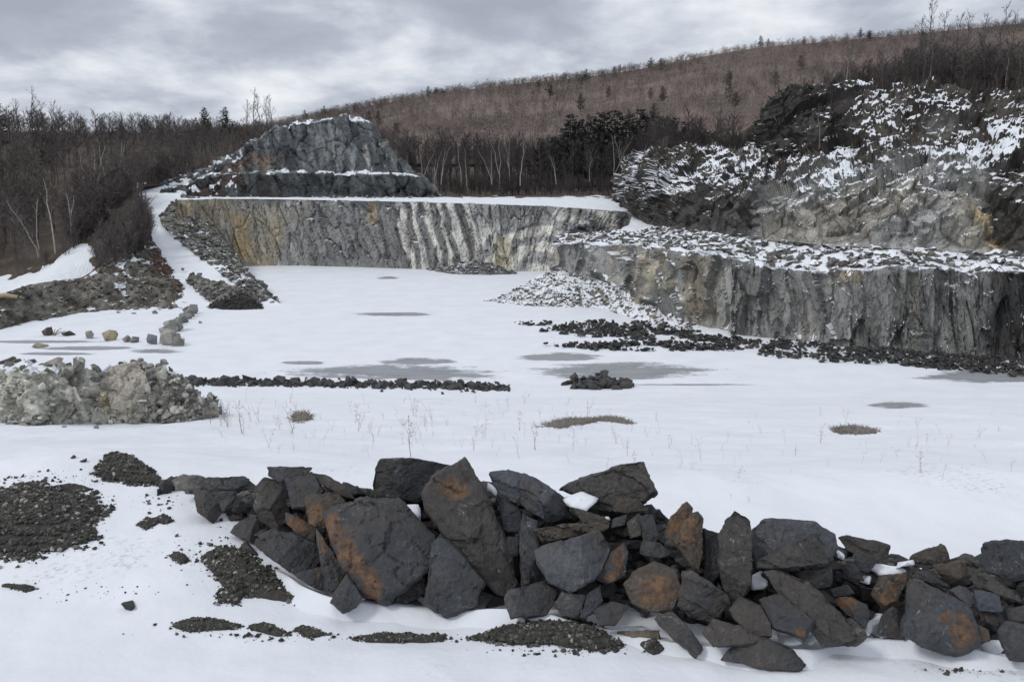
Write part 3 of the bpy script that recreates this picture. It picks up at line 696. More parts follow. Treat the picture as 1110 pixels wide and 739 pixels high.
# snowy track between bank and wood
BE = [P(*q) for q in be]
far = [LWOOD.G[4, int(f * LWOOD.nu)] + np.array([0, 0, -0.1]) for f in (0, 0.1, 0.2, 0.3, 0.4, 0.5, 0.55, 0.6, 0.7)]
sh = Sheet([[q + np.array([0, -0.5, 0.05]) for q in BE], [LWOOD.G[0, int(f * LWOOD.nu)] + np.array([0, 0, 0.12]) for f in (0, 0.1, 0.2, 0.3, 0.4, 0.5, 0.55, 0.6, 0.7)], far], 90, [14, 4])
p = sh.flat; sh.push(0.15 * fbm(p * 0.4, 3)); px, py = topix(p)
c = lerp(const(len(p), LITTER), const(len(p), BROWN), sstep(-0.3, 0.4, fbm(p * 0.3, 3)))
sn = (1 - sstep(94, 104, px + 8 * fbm(p * 0.4, 3))) * sstep(262, 268, py + 4 * fbm(p * 0.5, 2))
sh.build('snow_track', M['cliff'], {'Col': c, 'snow': sn}, kind='structure')

rd = [((132, 198, 184), (206, 196, 186)), ((143, 214, 169), (196, 212, 170)), ((150, 244, 150), (190, 243, 152)), ((164, 270, 138), (218, 270, 139)), ((182, 290, 127), (246, 291, 127)), ((190, 311, 118), (275, 312, 118)), ((190, 336, 107), (312, 334, 108))]
sh = Sheet([[P(*a), 0.5 * (P(*a) + P(*b)) + np.array([0, 0, -0.15]), P(*b)] for a, b in rd], 24, 12); p = sh.flat
sh.push(0.12 * fbm(p * 0.4, 3))
sh.build('snow_road', M['snow'], {'grit': 0.25 * sstep(0.1, 0.5, fbm(p * 0.3, 3))}, kind='structure')
# rubble slope between the road and the far wall
a = [P(197, 213, 166), P(180, 226, 160), P(174, 241, 151), P(196, 262, 142), P(222, 284, 131), P(246, 302, 122), P(272, 318, 115)]
m_ = [P(208, 213, 166), P(204, 226, 160), P(206, 240, 152), P(224, 262, 144), P(246, 284, 133), P(266, 302, 124), P(286, 319, 115)]
b_ = [P(220, 215, 164), P(226, 234, 158), P(236, 254, 153.5), P(250, 270, 149), P(262, 288, 140), P(282, 308, 125), P(303, 327, 111.5)]
sh = Sheet([a, m_, b_], 110, [12, 12]); p = sh.flat; sh.push(-0.5 * fbm(p * 0.4, 4))
c = lerp(const(len(p), GREY * 0.9), const(len(p), np.array([0.21, 0.2, 0.17])), sstep(-0.3, 0.3, fbm(p * 0.5, 3)))
sh.build('rubble_slope', M['cliff'], {'Col': c, 'snow': np.clip(0.3 + 0.8 * fbm(p * 0.4 + 2, 3), 0, 1)}, kind='structure')
rng = np.random.default_rng(61)
q = sh.sample(950, rng); stones('rubble', q, 0.6 * rng.uniform(0.3, 1, 950) ** 2 + 0.1, rng, [GREY, np.array([0.22, 0.21, 0.18]), GREY * 0.7], M['rubble_snow'], rng.uniform(-0.3, 0.28, 950))
# rubble berm along the foot of the road
fo = [FL(200, 300 + 20), FL(225, 330), FL(262, 334), FL(302, 329)]
he = [P(206, 296, 121), P(228, 303, 118), P(262, 312, 114), FL(298, 325)]
talus('rubble_berm', fo, he, 70, 6, [GREY * 0.9, np.array([0.2, 0.195, 0.17])], -0.1, 0.3, 420, 0.6, 62)
# dark heap of crushed stone beside it
fo = [FL(222, 334), FL(240, 335.5), FL(258, 336), FL(287, 335)]; he = [FL(226, 331), P(243, 322, 112), P(262, 316, 112), FL(284, 332)]
talus('dark_stone_heap', fo, he, 40, 6, [np.array([0.028, 0.027, 0.027]), np.array([0.05, 0.048, 0.045])], -0.3, -0.2, 260, 0.25, 63, 0.9, 'rubble')

# ------------------------------------------------------------------ wooded mountain
mx = [-600, -100, 150, 260, 310, 400, 480, 560, 640, 700, 760, 820, 900, 1000, 1150, 1400, 1800]
mr = [150, 150, 150, 143, 134, 115, 101, 91, 83, 74, 62, 52, 45, 36, 22, 10, 10]
r0 = [P(x, 178, 340) for x in mx]
r1 = [P(x, 178 + (y - 178) * 0.52, 560) for x, y in zip(mx, mr)]
r2 = [P(x, y, 900) for x, y in zip(mx, mr)]
r3 = [q * np.array([1.4, 1.45, 1]) + np.array([0, 0, -40]) for q in r2]
sh = Sheet([r0, r1, r2, r3], 120, [20, 30, 6]); p = sh.flat; v = sh.v.ravel()
sh.push(6 * fbm(p * 0.008, 3) * np.clip(2 - v, 0, 1) * np.clip(v, 0, 1))
c = lerp(const(len(p), np.array([0.13, 0.095, 0.085])), const(len(p), np.array([0.19, 0.145, 0.13])), sstep(-0.3, 0.3, fbm(p * 0.02, 3)))
sh.build('mountain', M['cliff'], {'Col': c, 'snow': 0.22 * sstep(0, 0.4, fbm(p * 0.03, 3))}, kind='structure')
MOUNT = sh

# ------------------------------------------------------------------ trees
class TB:
    def __init__(s): s.V, s.T, s.n = [], [], 0
    def tube(s, pts, rad, k=3):
        m = len(pts); V = []
        for i in range(m):
            d = (pts[min(i + 1, m - 1)] - pts[max(i - 1, 0)]); d = d / (np.linalg.norm(d) + 1e-9)
            a = np.cross(d, (0.3, 0.9, 0.2)); a /= np.linalg.norm(a); b = np.cross(d, a)
            for j in range(k): t = 6.283 * j / k; V.append(pts[i] + rad[i] * (math.cos(t) * a + math.sin(t) * b))
        for i in range(m - 1):
            for j in range(k):
                q = s.n + i * k + j; r = s.n + i * k + (j + 1) % k
                s.T += [(q, r, r + k), (q, r + k, q + k)]
        s.V += V; s.n += len(V)
    def sliver(s, a, b, w_, rs):
        d = b - a; x = np.cross(d, rs.normal(size=3)); x /= np.linalg.norm(x) + 1e-9
        s.V += [a - x * w_, a + x * w_, b]; s.T.append((s.n, s.n + 1, s.n + 2)); s.n += 3
    def get(s): return np.array(s.V), np.array(s.T)
def bare_tree(seed, h, spread=0.28, lean=0.05, nb=16, tw=9, twig=0.03, trunk=0.012, stems=1, low=0.3):
    rs = np.random.default_rng(seed); A, B = TB(), TB()
    for s_ in range(stems):
        hh = h * rs.uniform(0.8, 1); n = 7; ln = rs.normal(size=2) * (lean + 0.12 * (stems > 1))
        pts = [np.array([0, 0, -0.3])]
        for i in range(1, n):
            f = i / (n - 1); pts.append(np.array([ln[0] * hh * f ** 1.3 + rs.normal() * 0.012 * hh, ln[1] * hh * f ** 1.3 + rs.normal() * 0.012 * hh, hh * f]))
        rad = [trunk * hh * (1 - 0.88 * i / (n - 1)) + 0.01 for i in range(n)]; A.tube(pts, rad, 5)
        pa = np.array(pts)
        for b in range(nb):
            f = low + (0.97 - low) * (b + rs.random()) / nb; k = f * (n - 1); i = min(int(k), n - 2); o = pa[i] + (pa[i + 1] - pa[i]) * (k - i)
            az = rs.uniform(0, 6.283); L = hh * spread * (1.15 - 0.75 * (f - low) / (1 - low)) * rs.uniform(0.6, 1.15); el = rs.uniform(0.45, 1.15)
            d = np.array([math.cos(az) * math.cos(el), math.sin(az) * math.cos(el), math.sin(el)])
            bend = np.array([0, 0, 0.25]); q = [o, o + d * L * 0.5, o + (d + bend) * L]
            B.tube(q, [0.3 * trunk * hh * (1.1 - f) + 0.012, 0.18 * trunk * hh * (1.1 - f) + 0.009, 0.005], 3)
            for t in range(tw):
                g = rs.uniform(0.2, 1.0); st = q[0] + (q[1] - q[0]) * min(g * 2, 1) + (q[2] - q[1]) * max(g * 2 - 1, 0)
                dd = d * 0.6 + rs.normal(size=3) * 0.6 + np.array([0, 0, 0.45]); dd /= np.linalg.norm(dd)
                B.sliver(st, st + dd * L * rs.uniform(0.25, 0.6), twig, rs)
    return A.get(), B.get()
def pine(seed, h, w_=0.2):
    rs = np.random.default_rng(seed); A, B = TB(), TB()
    A.tube([np.array([0, 0, -0.3]), np.array([0, 0, h * 0.5]), np.array([0, 0, h])], [0.02 * h, 0.013 * h, 0.01], 5)
    lob = rs.uniform(0.6, 1.15, 27)
    for k in range(26):
        f = 0.15 + 0.83 * k / 26; L0 = h * w_ * (1.04 - f) ** 0.55 * lob[k] * (0.75 + 0.25 * min(1, (f - 0.1) * 4))
        for j in range(6):
            az = rs.uniform(0, 6.28); L = L0 * rs.uniform(0.55, 1.15); o = np.array([0, 0, h * f])
            d = np.array([math.cos(az), math.sin(az), rs.uniform(-0.15, 0.3)])
            for t in range(7):
                st = o + d * L * rs.uniform(0.15, 0.9); e = d * 0.5 + rs.normal(size=3) * 0.55; e[2] = e[2] * 0.9 + 0.25
                B.sliver(st, st + e * L * 0.45, 0.05 * L + 0.05, rs)
    return A.get(), B.get()
def hill_tree(seed):
    rs = np.random.default_rng(seed); A, B = TB(), TB(); A.tube([np.array([0, 0, -0.3]), np.array([0.1, 0, 8.5])], [0.16, 0.03], 3)
    for k in range(46):
        f = rs.uniform(0.3, 0.95); az = rs.uniform(0, 6.28); r_ = 2.6 * math.sqrt(max(0.05, 1 - ((f - 0.6) / 0.42) ** 2)) * rs.uniform(0.1, 0.9)
        o = np.array([math.cos(az) * r_, math.sin(az) * r_, f * 10 - 0.6]); d = np.array([math.cos(az) * 0.7, math.sin(az) * 0.7, 1.0]) + rs.normal(size=3) * 0.35
        B.sliver(o, o + d * rs.uniform(0.9, 1.7), 0.10, rs)
    return A.get(), B.get()
PROTO = {}
def proto(kind, k):
    if (kind, k) in PROTO: return PROTO[kind, k]
    if kind == 'bare': r = bare_tree(900 + k, 10, 0.27, 0.04, 18, 22, 0.03)
    elif kind == 'tall': r = bare_tree(950 + k, 10, 0.2, 0.03, 24, 12, 0.022, 0.011, 1, 0.25)
    elif kind == 'birch': r = bare_tree(980 + k, 10, 0.17, 0.05, 10, 6, 0.03, 0.013, 1 + (k % 3 != 0), 0.4)
    elif kind == 'brush': r = bare_tree(700 + k, 10, 0.45, 0.1, 8, 9, 0.06, 0.010, 4, 0.1)
    elif kind == 'pine': r = pine(800 + k, 10, 0.30)
    elif kind == 'hill': r = hill_tree(600 + k)
    elif kind == 'hillpine':
        A, B = pine(830 + k, 10, 0.40); B = (B[0], B[1][::2]); r = (A, B)
    PROTO[kind, k] = r; return r
def wood(name, pts, kinds, hts, rng, col_t, col_c, width=1.0, **tags):
    Vs, Ts, Cs = [], [], []; base = 0; patch = 1 + 0.55 * fbm(np.asarray(pts) * 0.012 + 4, 3)
    for i, o in enumerate(pts):
        kind = kinds[rng.integers(len(kinds))]; (VA, TA), (VB, TB_) = proto(kind, int(rng.integers(5)))
        s = hts[i] / 10; a = rng.uniform(0, 6.28); ca, sa = math.cos(a), math.sin(a); Rm = np.array([[ca, -sa, 0], [sa, ca, 0], [0, 0, 1]])
        tint = rng.uniform(0.75, 1.25) * patch[i]
        for V, T, c in ((VA, TA, col_t), (VB, TB_, col_c)):
            c = c[rng.integers(len(c))]
            Vs.append((V * (width, width, 1)) @ Rm.T * s + o); Ts.append(T + base); base += len(V); Cs.append(np.repeat((np.array(c) * tint)[None], len(V), 0))
    V, T, C = np.concatenate(Vs), np.concatenate(Ts), np.concatenate(Cs)
    o = link(name, mesh_np(name, V, T, [M['wood']], False, {'Col': C, 'snow': np.zeros(len(V))})); o['kind'] = 'stuff'
    for k, v in tags.items(): o[k] = v
    return o
TMESH = {}
def tree(name, kind, k, pos, h, label, category, group=None, col_t=(0.2, 0.18, 0.165), col_c=(0.12, 0.105, 0.1), rot=None):
    key = (kind, k, col_t, col_c)
    if key not in TMESH:
        (VA, TA), (VB, TB_) = proto(kind, k)
        TMESH[key] = [mesh_np(n, V, T, [M['wood']], n == 'trunk', {'Col': const(len(V), c), 'snow': np.zeros(len(V))}) for n, V, T, c in (('trunk', VA, TA, col_t), ('crown', VB, TB_, col_c))]
    e = bpy.data.objects.new(name, None); COL.objects.link(e); e.location = pos; s = h / 10; e.scale = (s, s, s); e.rotation_euler = (0, 0, random.uniform(0, 6.28) if rot is None else rot)
    e.empty_display_size = 0.2; e['label'] = label; e['category'] = category
    if group: e['group'] = group
    for me in TMESH[key]: link(me.name.split('.')[0], me, e)
    return e
GB = [(0.115, 0.10, 0.095), (0.135, 0.115, 0.105), (0.10, 0.088, 0.085)]; GC = [(0.125, 0.108, 0.105), (0.145, 0.125, 0.12), (0.11, 0.10, 0.10), (0.14, 0.115, 0.107)]
DC = [(0.07, 0.06, 0.059), (0.085, 0.072, 0.068), (0.06, 0.054, 0.056)]
RC = [(0.105, 0.09, 0.088), (0.125, 0.107, 0.102), (0.095, 0.084, 0.084)]
HC = [(0.195, 0.164, 0.147), (0.24, 0.20, 0.175), (0.15, 0.13, 0.12), (0.215, 0.18, 0.16), (0.13, 0.116, 0.11)]  # mountain forest tones, slight distance haze put into the colour
rng = np.random.default_rng(71)
q = LWOOD.sample(170, rng, 0.0, 0.35, 0.42, 0.76); wood('undergrowth', q, ['bare', 'bare', 'brush'], rng.uniform(2.5, 7.5, len(q)), rng, GB, GC, 1.25)
q = np.concatenate([MOUNT.sample(13000, rng, 0.12, 1.96), MOUNT.sample(5200, rng, 1.72, 1.985)]); wood('mountain_forest', q, ['hill'], np.where(np.arange(len(q)) < 13000, rng.uniform(6, 9.5, len(q)), rng.uniform(4.8, 6.8, len(q))), rng, HC, HC, 1.4)
q = LWOOD.sample(1250, rng, 0.08, 2.1)
wood('woodland', q, ['bare', 'bare', 'bare', 'tall'], rng.uniform(7.5, 10.5, len(q)), rng, GB, GC, 1.25)
q = np.concatenate([LWOOD.sample(420, rng, 0.0, 0.9), LWOOD.sample(120, rng, 0.0, 0.3, 0.38, 0.72)]); wood('undergrowth', q, ['brush'], rng.uniform(1.5, 4, len(q)), rng, GB, GC)
q = MIDWOOD.sample(700, rng, 1.05, 2.6, 0.38, 0.95); q = q[(np.abs(q[:, 0]) < 95)]
wood('woodland', q, ['bare', 'tall'], rng.uniform(9, 13.5, len(q)), rng, DC, DC)
q = MIDWOOD.sample(560, rng, 1.0, 1.4, 0.38, 0.95); wood('undergrowth', q, ['brush', 'brush', 'bare'], rng.uniform(1.5, 4.5, len(q)), rng, DC, DC)
q = RWOOD.sample(1300, rng, 4.05, 5.0, 0.02, 1.0); pxx, pyy = topix(q); q = q[(pxx > 890) & (pxx < 1190)][:520]
wood('woodland', q, ['bare', 'bare', 'bare', 'tall'], np.interp(topix(q)[0], [890, 940, 1000, 1110, 1190], [4.5, 6.5, 8.5, 9.5, 9.5]) * rng.uniform(0.8, 1.05, len(q)), rng, RC, RC, 1.25)
q = RWOOD.sample(420, rng, 4.1, 5.3, 0.0, 0.42); pxx, pyy = topix(q); q = q[pxx < 835]
wood('woodland', q, ['bare', 'tall'], rng.uniform(6, 9.5, len(q)), rng, DC, DC)
q = RWOOD.sample(120, rng, 3.3, 4.2, 0.55, 1.0); wood('undergrowth', q, ['brush'], rng.uniform(0.8, 2.2, len(q)), rng, DC, DC)
q = LBANK.sample(260, rng, 1.6, 3.0, 0.42, 0.98); pxx, pyy = topix(q); q = q[(pxx > 97) & (pyy < 290)]
wood('undergrowth', q, ['brush'], rng.uniform(1.2, 4.5, len(q)), rng, GB, GC)
q = q[rng.permutation(len(q))[:70]]; wood('undergrowth', q, ['bare', 'tall'], rng.uniform(3.5, 7.5, len(q)), rng, GB, GC, 1.2)

def down(sheet, px, py):
    """the point of a surface nearest to a pixel"""
    a, b = topix(sheet.flat); dd = (a - px) ** 2 + (b - py) ** 2
    k = np.argsort(dd)[:6]; k = k[np.argmin(sheet.flat[k, 1])]; return sheet.flat[k]
BW = (0.42, 0.40, 0.37); BC = (0.22, 0.19, 0.18); PT = (0.30, 0.28, 0.26); PC = (0.028, 0.036, 0.03)
def birch(sh, px, py, top, lab, k, ct=BW, cc=BC, kind='birch', name='birch_tree', cat='birch', group=None, Y=None):
    o = down(sh, px, py) if Y is None else P(px, py, Y); h = (py - top) * o[1] / F
    return tree(name, kind, k, o, h, lab, cat, group, ct, cc)
BL = [(62, 272, 186, 'white forked birch at the wood edge above the snowy track'), (80, 264, 205, 'pale thin birch leaning right beside the snowy track'), (40, 276, 208, 'short pale birch left of the forked one at the wood edge'),
      (118, 206, 146, 'tallest white birch of the clump in the left wood'), (106, 208, 152, 'slim white birch just left of the tallest in the left wood'), (94, 206, 158, 'leftmost birch of the clump in the left wood'), (130, 200, 150, 'rightmost birch of the clump in the left wood'),
      (155, 190, 166, 'short pale trunk left of the pair beside the snow road top'), (163, 191, 164, 'taller pale trunk beside the snow road top'), (140, 192, 168, 'small pale trunk at left of three by the road top')]
for i, (x, y, t, l) in enumerate(BL): birch(LWOOD, x, y, t, l, i % 5, group='pale birches in the left wood')
BL = [(441, 200, 166, 'pale slanting trunk just right of the rock knoll'), (458, 198, 160, 'thick pale trunk near the right foot of the knoll'), (471, 199, 162, 'thin pale trunk second from the knoll in the middle wood'), (478, 199, 158, 'leaning pale trunk at the left of the middle wood'),
      (500, 200, 147, 'tall white birch alone in the middle wood above the bench'), (506, 200, 160, 'shorter white birch beside the tall lone one'), (533, 199, 160, 'short pale trunk left of three tall trunks'),
      (542, 200, 146, 'left one of three tall pale trunks in the middle wood'), (552, 199, 148, 'middle one of three tall pale trunks in the middle wood'), (564, 200, 147, 'right one of three tall pale trunks in the middle wood'),
      (639, 196, 164, 'thin pale trunk below the dark pines'), (666, 195, 144, 'tall white birch beside the snowy dark crag'), (675, 192, 148, 'slim white birch right of the tall one beside the dark crag'), (603, 199, 168, 'faint grey trunk in the gap left of the pines')]
for i, (x, y, t, l) in enumerate(BL): birch(MIDWOOD, x, y, t, l, (i * 2) % 5, PT, (0.12, 0.105, 0.1), group='pale trunks in the middle wood', Y=176 + (i % 3) * 2)
birch(RWOOD, 918, 94, 40, 'tall pale trunk rising above the right rock outcrop', 0, PT, (0.1, 0.09, 0.085), 'tall', 'bare_tree', 'tree', Y=121)
birch(RWOOD, 856, 96, 72, 'small pale trunk at left end of the right outcrop', 3, PT, (0.1, 0.09, 0.085), 'tall', 'bare_tree', 'tree', Y=124)
birch(RWOOD, 888, 160, 112, 'slender grey tree standing before the dark outcrop face', 0, (0.2, 0.18, 0.16), (0.12, 0.1, 0.09), 'birch', 'bare_tree', 'tree', Y=109)
birch(RWOOD, 1008, 90, 44, 'pale upright trunk in the dark upper right wood', 1, (0.18, 0.16, 0.15), (0.08, 0.07, 0.065), 'tall', 'bare_tree', 'tree', Y=121)
birch(RWOOD, 1090, 92, 40, 'pale trunk at the far right of the upper wood', 2, (0.18, 0.16, 0.15), (0.08, 0.07, 0.065), 'tall', 'bare_tree', 'tree', Y=121)
# bare crowns standing above the skyline
for i, (x, t) in enumerate([(268, 103), (275, 98), (282, 97), (289, 99), (296, 101)]):
    birch(None, x, 152, t, ['shortest left tree of the bare cluster above the knoll skyline', 'second bare tree from left in cluster on the skyline', 'tallest bare tree of the cluster above the knoll', 'fourth bare tree from left in cluster on the skyline', 'rightmost bare tree of the cluster on the skyline'][i], i, (0.16, 0.14, 0.135), (0.17, 0.15, 0.145), 'tall', 'bare_tree', 'tree', 'bare trees in a skyline cluster', Y=262)
for i, (x, t) in enumerate([(996, 14), (1006, 2), (1018, 5), (1032, 9), (1046, 13), (1062, 8), (1078, 10), (1096, 6)]):
    birch(None, x, 92, t, 'bare tree with fine twigs on the upper right skyline, number %s from the left' % ['one', 'two', 'three', 'four', 'five', 'six', 'seven', 'eight'][i], i % 5, (0.13, 0.115, 0.11), (0.14, 0.125, 0.12), 'tall', 'bare_tree', 'tree', 'bare trees on the right skyline', Y=135 + 4 * (i % 3))
for i, (x, t) in enumerate([(22, 101), (36, 97), (48, 103), (60, 104)]):
    birch(None, x, 160, t, ['leftmost thin bare tree on the left skyline', 'tallest thin bare tree on the left skyline', 'third thin bare tree on the left skyline', 'shortest thin bare tree on the left skyline'][i], i, (0.14, 0.125, 0.12), (0.14, 0.125, 0.12), 'tall', 'bare_tree', 'tree', 'thin trees on the left skyline', Y=255)
# conifers
for x, y, t, Y, l in [(-2, 165, 103, 250, 'dark pine cut off by the left picture edge'), (223, 150, 117, 262, 'smaller dark pine on the skyline left of the knoll'), (246, 150, 117, 258, 'broad dark pine on the skyline beside the bare cluster'), (52, 190, 150, 215, 'dark low pine inside the left wood')]:
    tree('pine_tree', 'pine', abs(x) % 5, P(x, y, Y), (y - t) * Y / F, l, 'pine', 'pines in the left wood', (0.06, 0.05, 0.04), PC)
PL = [(600, 148), (618, 124), (628, 130), (642, 126), (654, 122), (668, 120), (681, 124), (692, 119), (704, 122), (716, 127), (728, 128), (740, 132), (610, 140), (752, 140), (768, 143), (586, 150)]
PN = ['leftmost but one small', 'tall left', 'shorter second', 'third', 'fourth', 'fifth', 'sixth', 'tallest middle', 'eighth', 'ninth', 'tenth', 'eleventh', 'low broad left', 'twelfth', 'last right', 'outermost left small']
for i, (x, t) in enumerate(PL):
    Y = 205 + (i * 7) % 22; o = P(x, 196, Y); o[2] = 12.6
    tree('pine_tree', 'pine', i % 5, o, 16 + (HORIZ - t) * Y / F - 12.6, PN[i] + ' dark pine of the stand above the middle wood', 'pine', 'dark pines above the middle wood', (0.05, 0.042, 0.036), PC)
rng = np.random.default_rng(77)
q = MOUNT.sample(150, rng, 0.5, 2.0); pxx, pyy = topix(q); q = q[(pxx > 330) & (pxx < 960)][:75]
for i, o in enumerate(q):
    tree('conifer_tree', 'hillpine', i % 5, o, float(rng.uniform(8, 13)), 'tiny dark conifer among bare trees on the wooded mountainside', 'conifer', 'conifers dotted over the mountain', (0.05, 0.045, 0.04), (0.05, 0.056, 0.05))
q = MOUNT.sample(900, rng, 1.97, 2.02); pxx, pyy = topix(q); q = q[(pxx > 590) & (pxx < 900)][:16]
for i, o in enumerate(q):
    tree('conifer_tree', 'hillpine', i % 5, o + np.array([0, 0, 0.5]), float(rng.uniform(6, 9.5)), 'tiny dark conifer standing on the ridge line of the mountain', 'conifer', 'conifers on the mountain ridge', (0.05, 0.045, 0.04), (0.05, 0.056, 0.05))
#__PART2__
# ------------------------------------------------------------------ foreground heap of slate
HEAP_K = math.tan(R(50))
def heap_pt(px, py, off=0.0):
    """a point of the heap's front slope under a pixel; off brings it nearer"""
    by = float(np.interp(px, BLX, BLY))
    if py >= by: return G(px, py)
    g = G(px, by); d = ray(px, py); d = d / d[1]
    Y = (CAMZ - g[2] + HEAP_K * g[1]) / (HEAP_K - d[2])
    Y -= off; return np.array([d[0] * Y, Y, CAMZ + d[2] * Y])
def heap_rock(pts, mat, label, off=0.0, thick=0.55, rust=(), seed=0, lam=None, name='slate_boulder', cat='boulder', tilt=0.55, cuts=4, ground=None, amt=1.0, group='slate boulders of the foreground heap', fine=30.0):
    rs = np.random.default_rng(seed + 1000)
    a = np.array(pts, float); cx, cy = a.mean(0)
    C = heap_pt(cx, cy, off) if ground is None else ground
    n = np.array([rs.uniform(-0.25, 0.25), -1.0, tilt]); n /= np.linalg.norm(n)
    D = ray(a[:, 0], a[:, 1]); o = np.array([0, 0, CAMZ]); t = ((C - o) @ n) / (D @ n)
    Q = o + D * t[:, None]
    c0 = Q.mean(0); ext = np.sort(np.ptp(Q - c0, axis=0))[::-1]; size = float(ext[0]); w_ = float(max(ext[1], 0.35 * size)); T_ = w_ * thick
    view = o - c0; view /= np.linalg.norm(view)
    e1 = np.cross(n, (0, 0, 1.0)); e1 /= np.linalg.norm(e1); e2 = np.cross(e1, n)
    sk1, sk2 = rs.uniform(-0.35, 0.35), rs.uniform(-0.35, 0.25)
    inset = rs.uniform(0.80, 0.9)
    L = Q - c0
    front = c0 + L * inset + n * (T_ * 0.42 + (L @ e1) * sk1 * 0.6 + (L @ e2) * sk2 * 0.6)[:, None]
    back = c0 + L * 0.72 - view * T_ * 0.75 - np.array([0, 0, 0.05 * size])
    allp = np.concatenate([Q, front, back])
    if label and size < 0.02: return None
    org = c0.copy(); org[2] = allp[:, 2].min()
    bm = hull(allp - org)
    for _ in range(cuts):        # cleave flat faces off the front
        m = rs.normal(size=3) * np.array([0.8, 0.3, 0.6]) + (n + view) * 1.1; m /= np.linalg.norm(m)
        V = np.array([v.co[:] for v in bm.verts]); h = V @ m; lvl = np.quantile(h, 0.93) - (h.max() - h.min()) * rs.uniform(0.02, 0.14)
        g = bm.verts[:] + bm.edges[:] + bm.faces[:]
        r = bmesh.ops.bisect_plane(bm, geom=g, plane_co=Vector(m * lvl), plane_no=Vector(m), clear_outer=True)
        ed = [x for x in r['geom_cut'] if isinstance(x, bmesh.types.BMEdge)]
        if ed: bmesh.ops.contextual_create(bm, geom=ed)
    bmesh.ops.dissolve_limit(bm, angle_limit=R(4), verts=bm.verts, edges=bm.edges)
    bmesh.ops.bevel(bm, geom=bm.edges[:], offset=0.008 * size, segments=1, affect='EDGES', clamp_overlap=True)
    bmesh.ops.triangulate(bm, faces=bm.faces)
    subdivide_to(bm, max(0.035, size / fine), 5)
    bmesh.ops.recalc_face_normals(bm, faces=bm.faces)
    V, T = bm_np(bm); bm.free()
    lamv = None
    if lam is not None: lamv = np.array(lam, float); lamv /= np.linalg.norm(lamv)
    V = roughen(V, T, size, seed * 0.37 % 19, amt, lamv)
    px, py = topix(V + org); ru = np.zeros(len(V))
    if len(rust): px = px + 7 * fbm(V * 6, 3); py = py + 7 * fbm(V * 6 + 9, 3)
    for (rx, ry, ra, rb) in rust: ru = np.maximum(ru, 1.1 - ((px - rx) / ra) ** 2 * 0.7 - ((py - ry) / rb) ** 2 * 0.7)
    me = mesh_np(name, V, T, [M[mat]], True, {'rust': np.clip(ru, 0, 1)}, 17)
    ob = link(name, me, None, org); ob['label'] = label; ob['category'] = cat; ob['group'] = group
    return ob
LX, LZ, LD = (0.9, 0.3, 0.3), (0.15, 0.1, 1), (0.5, 0.2, 0.9)
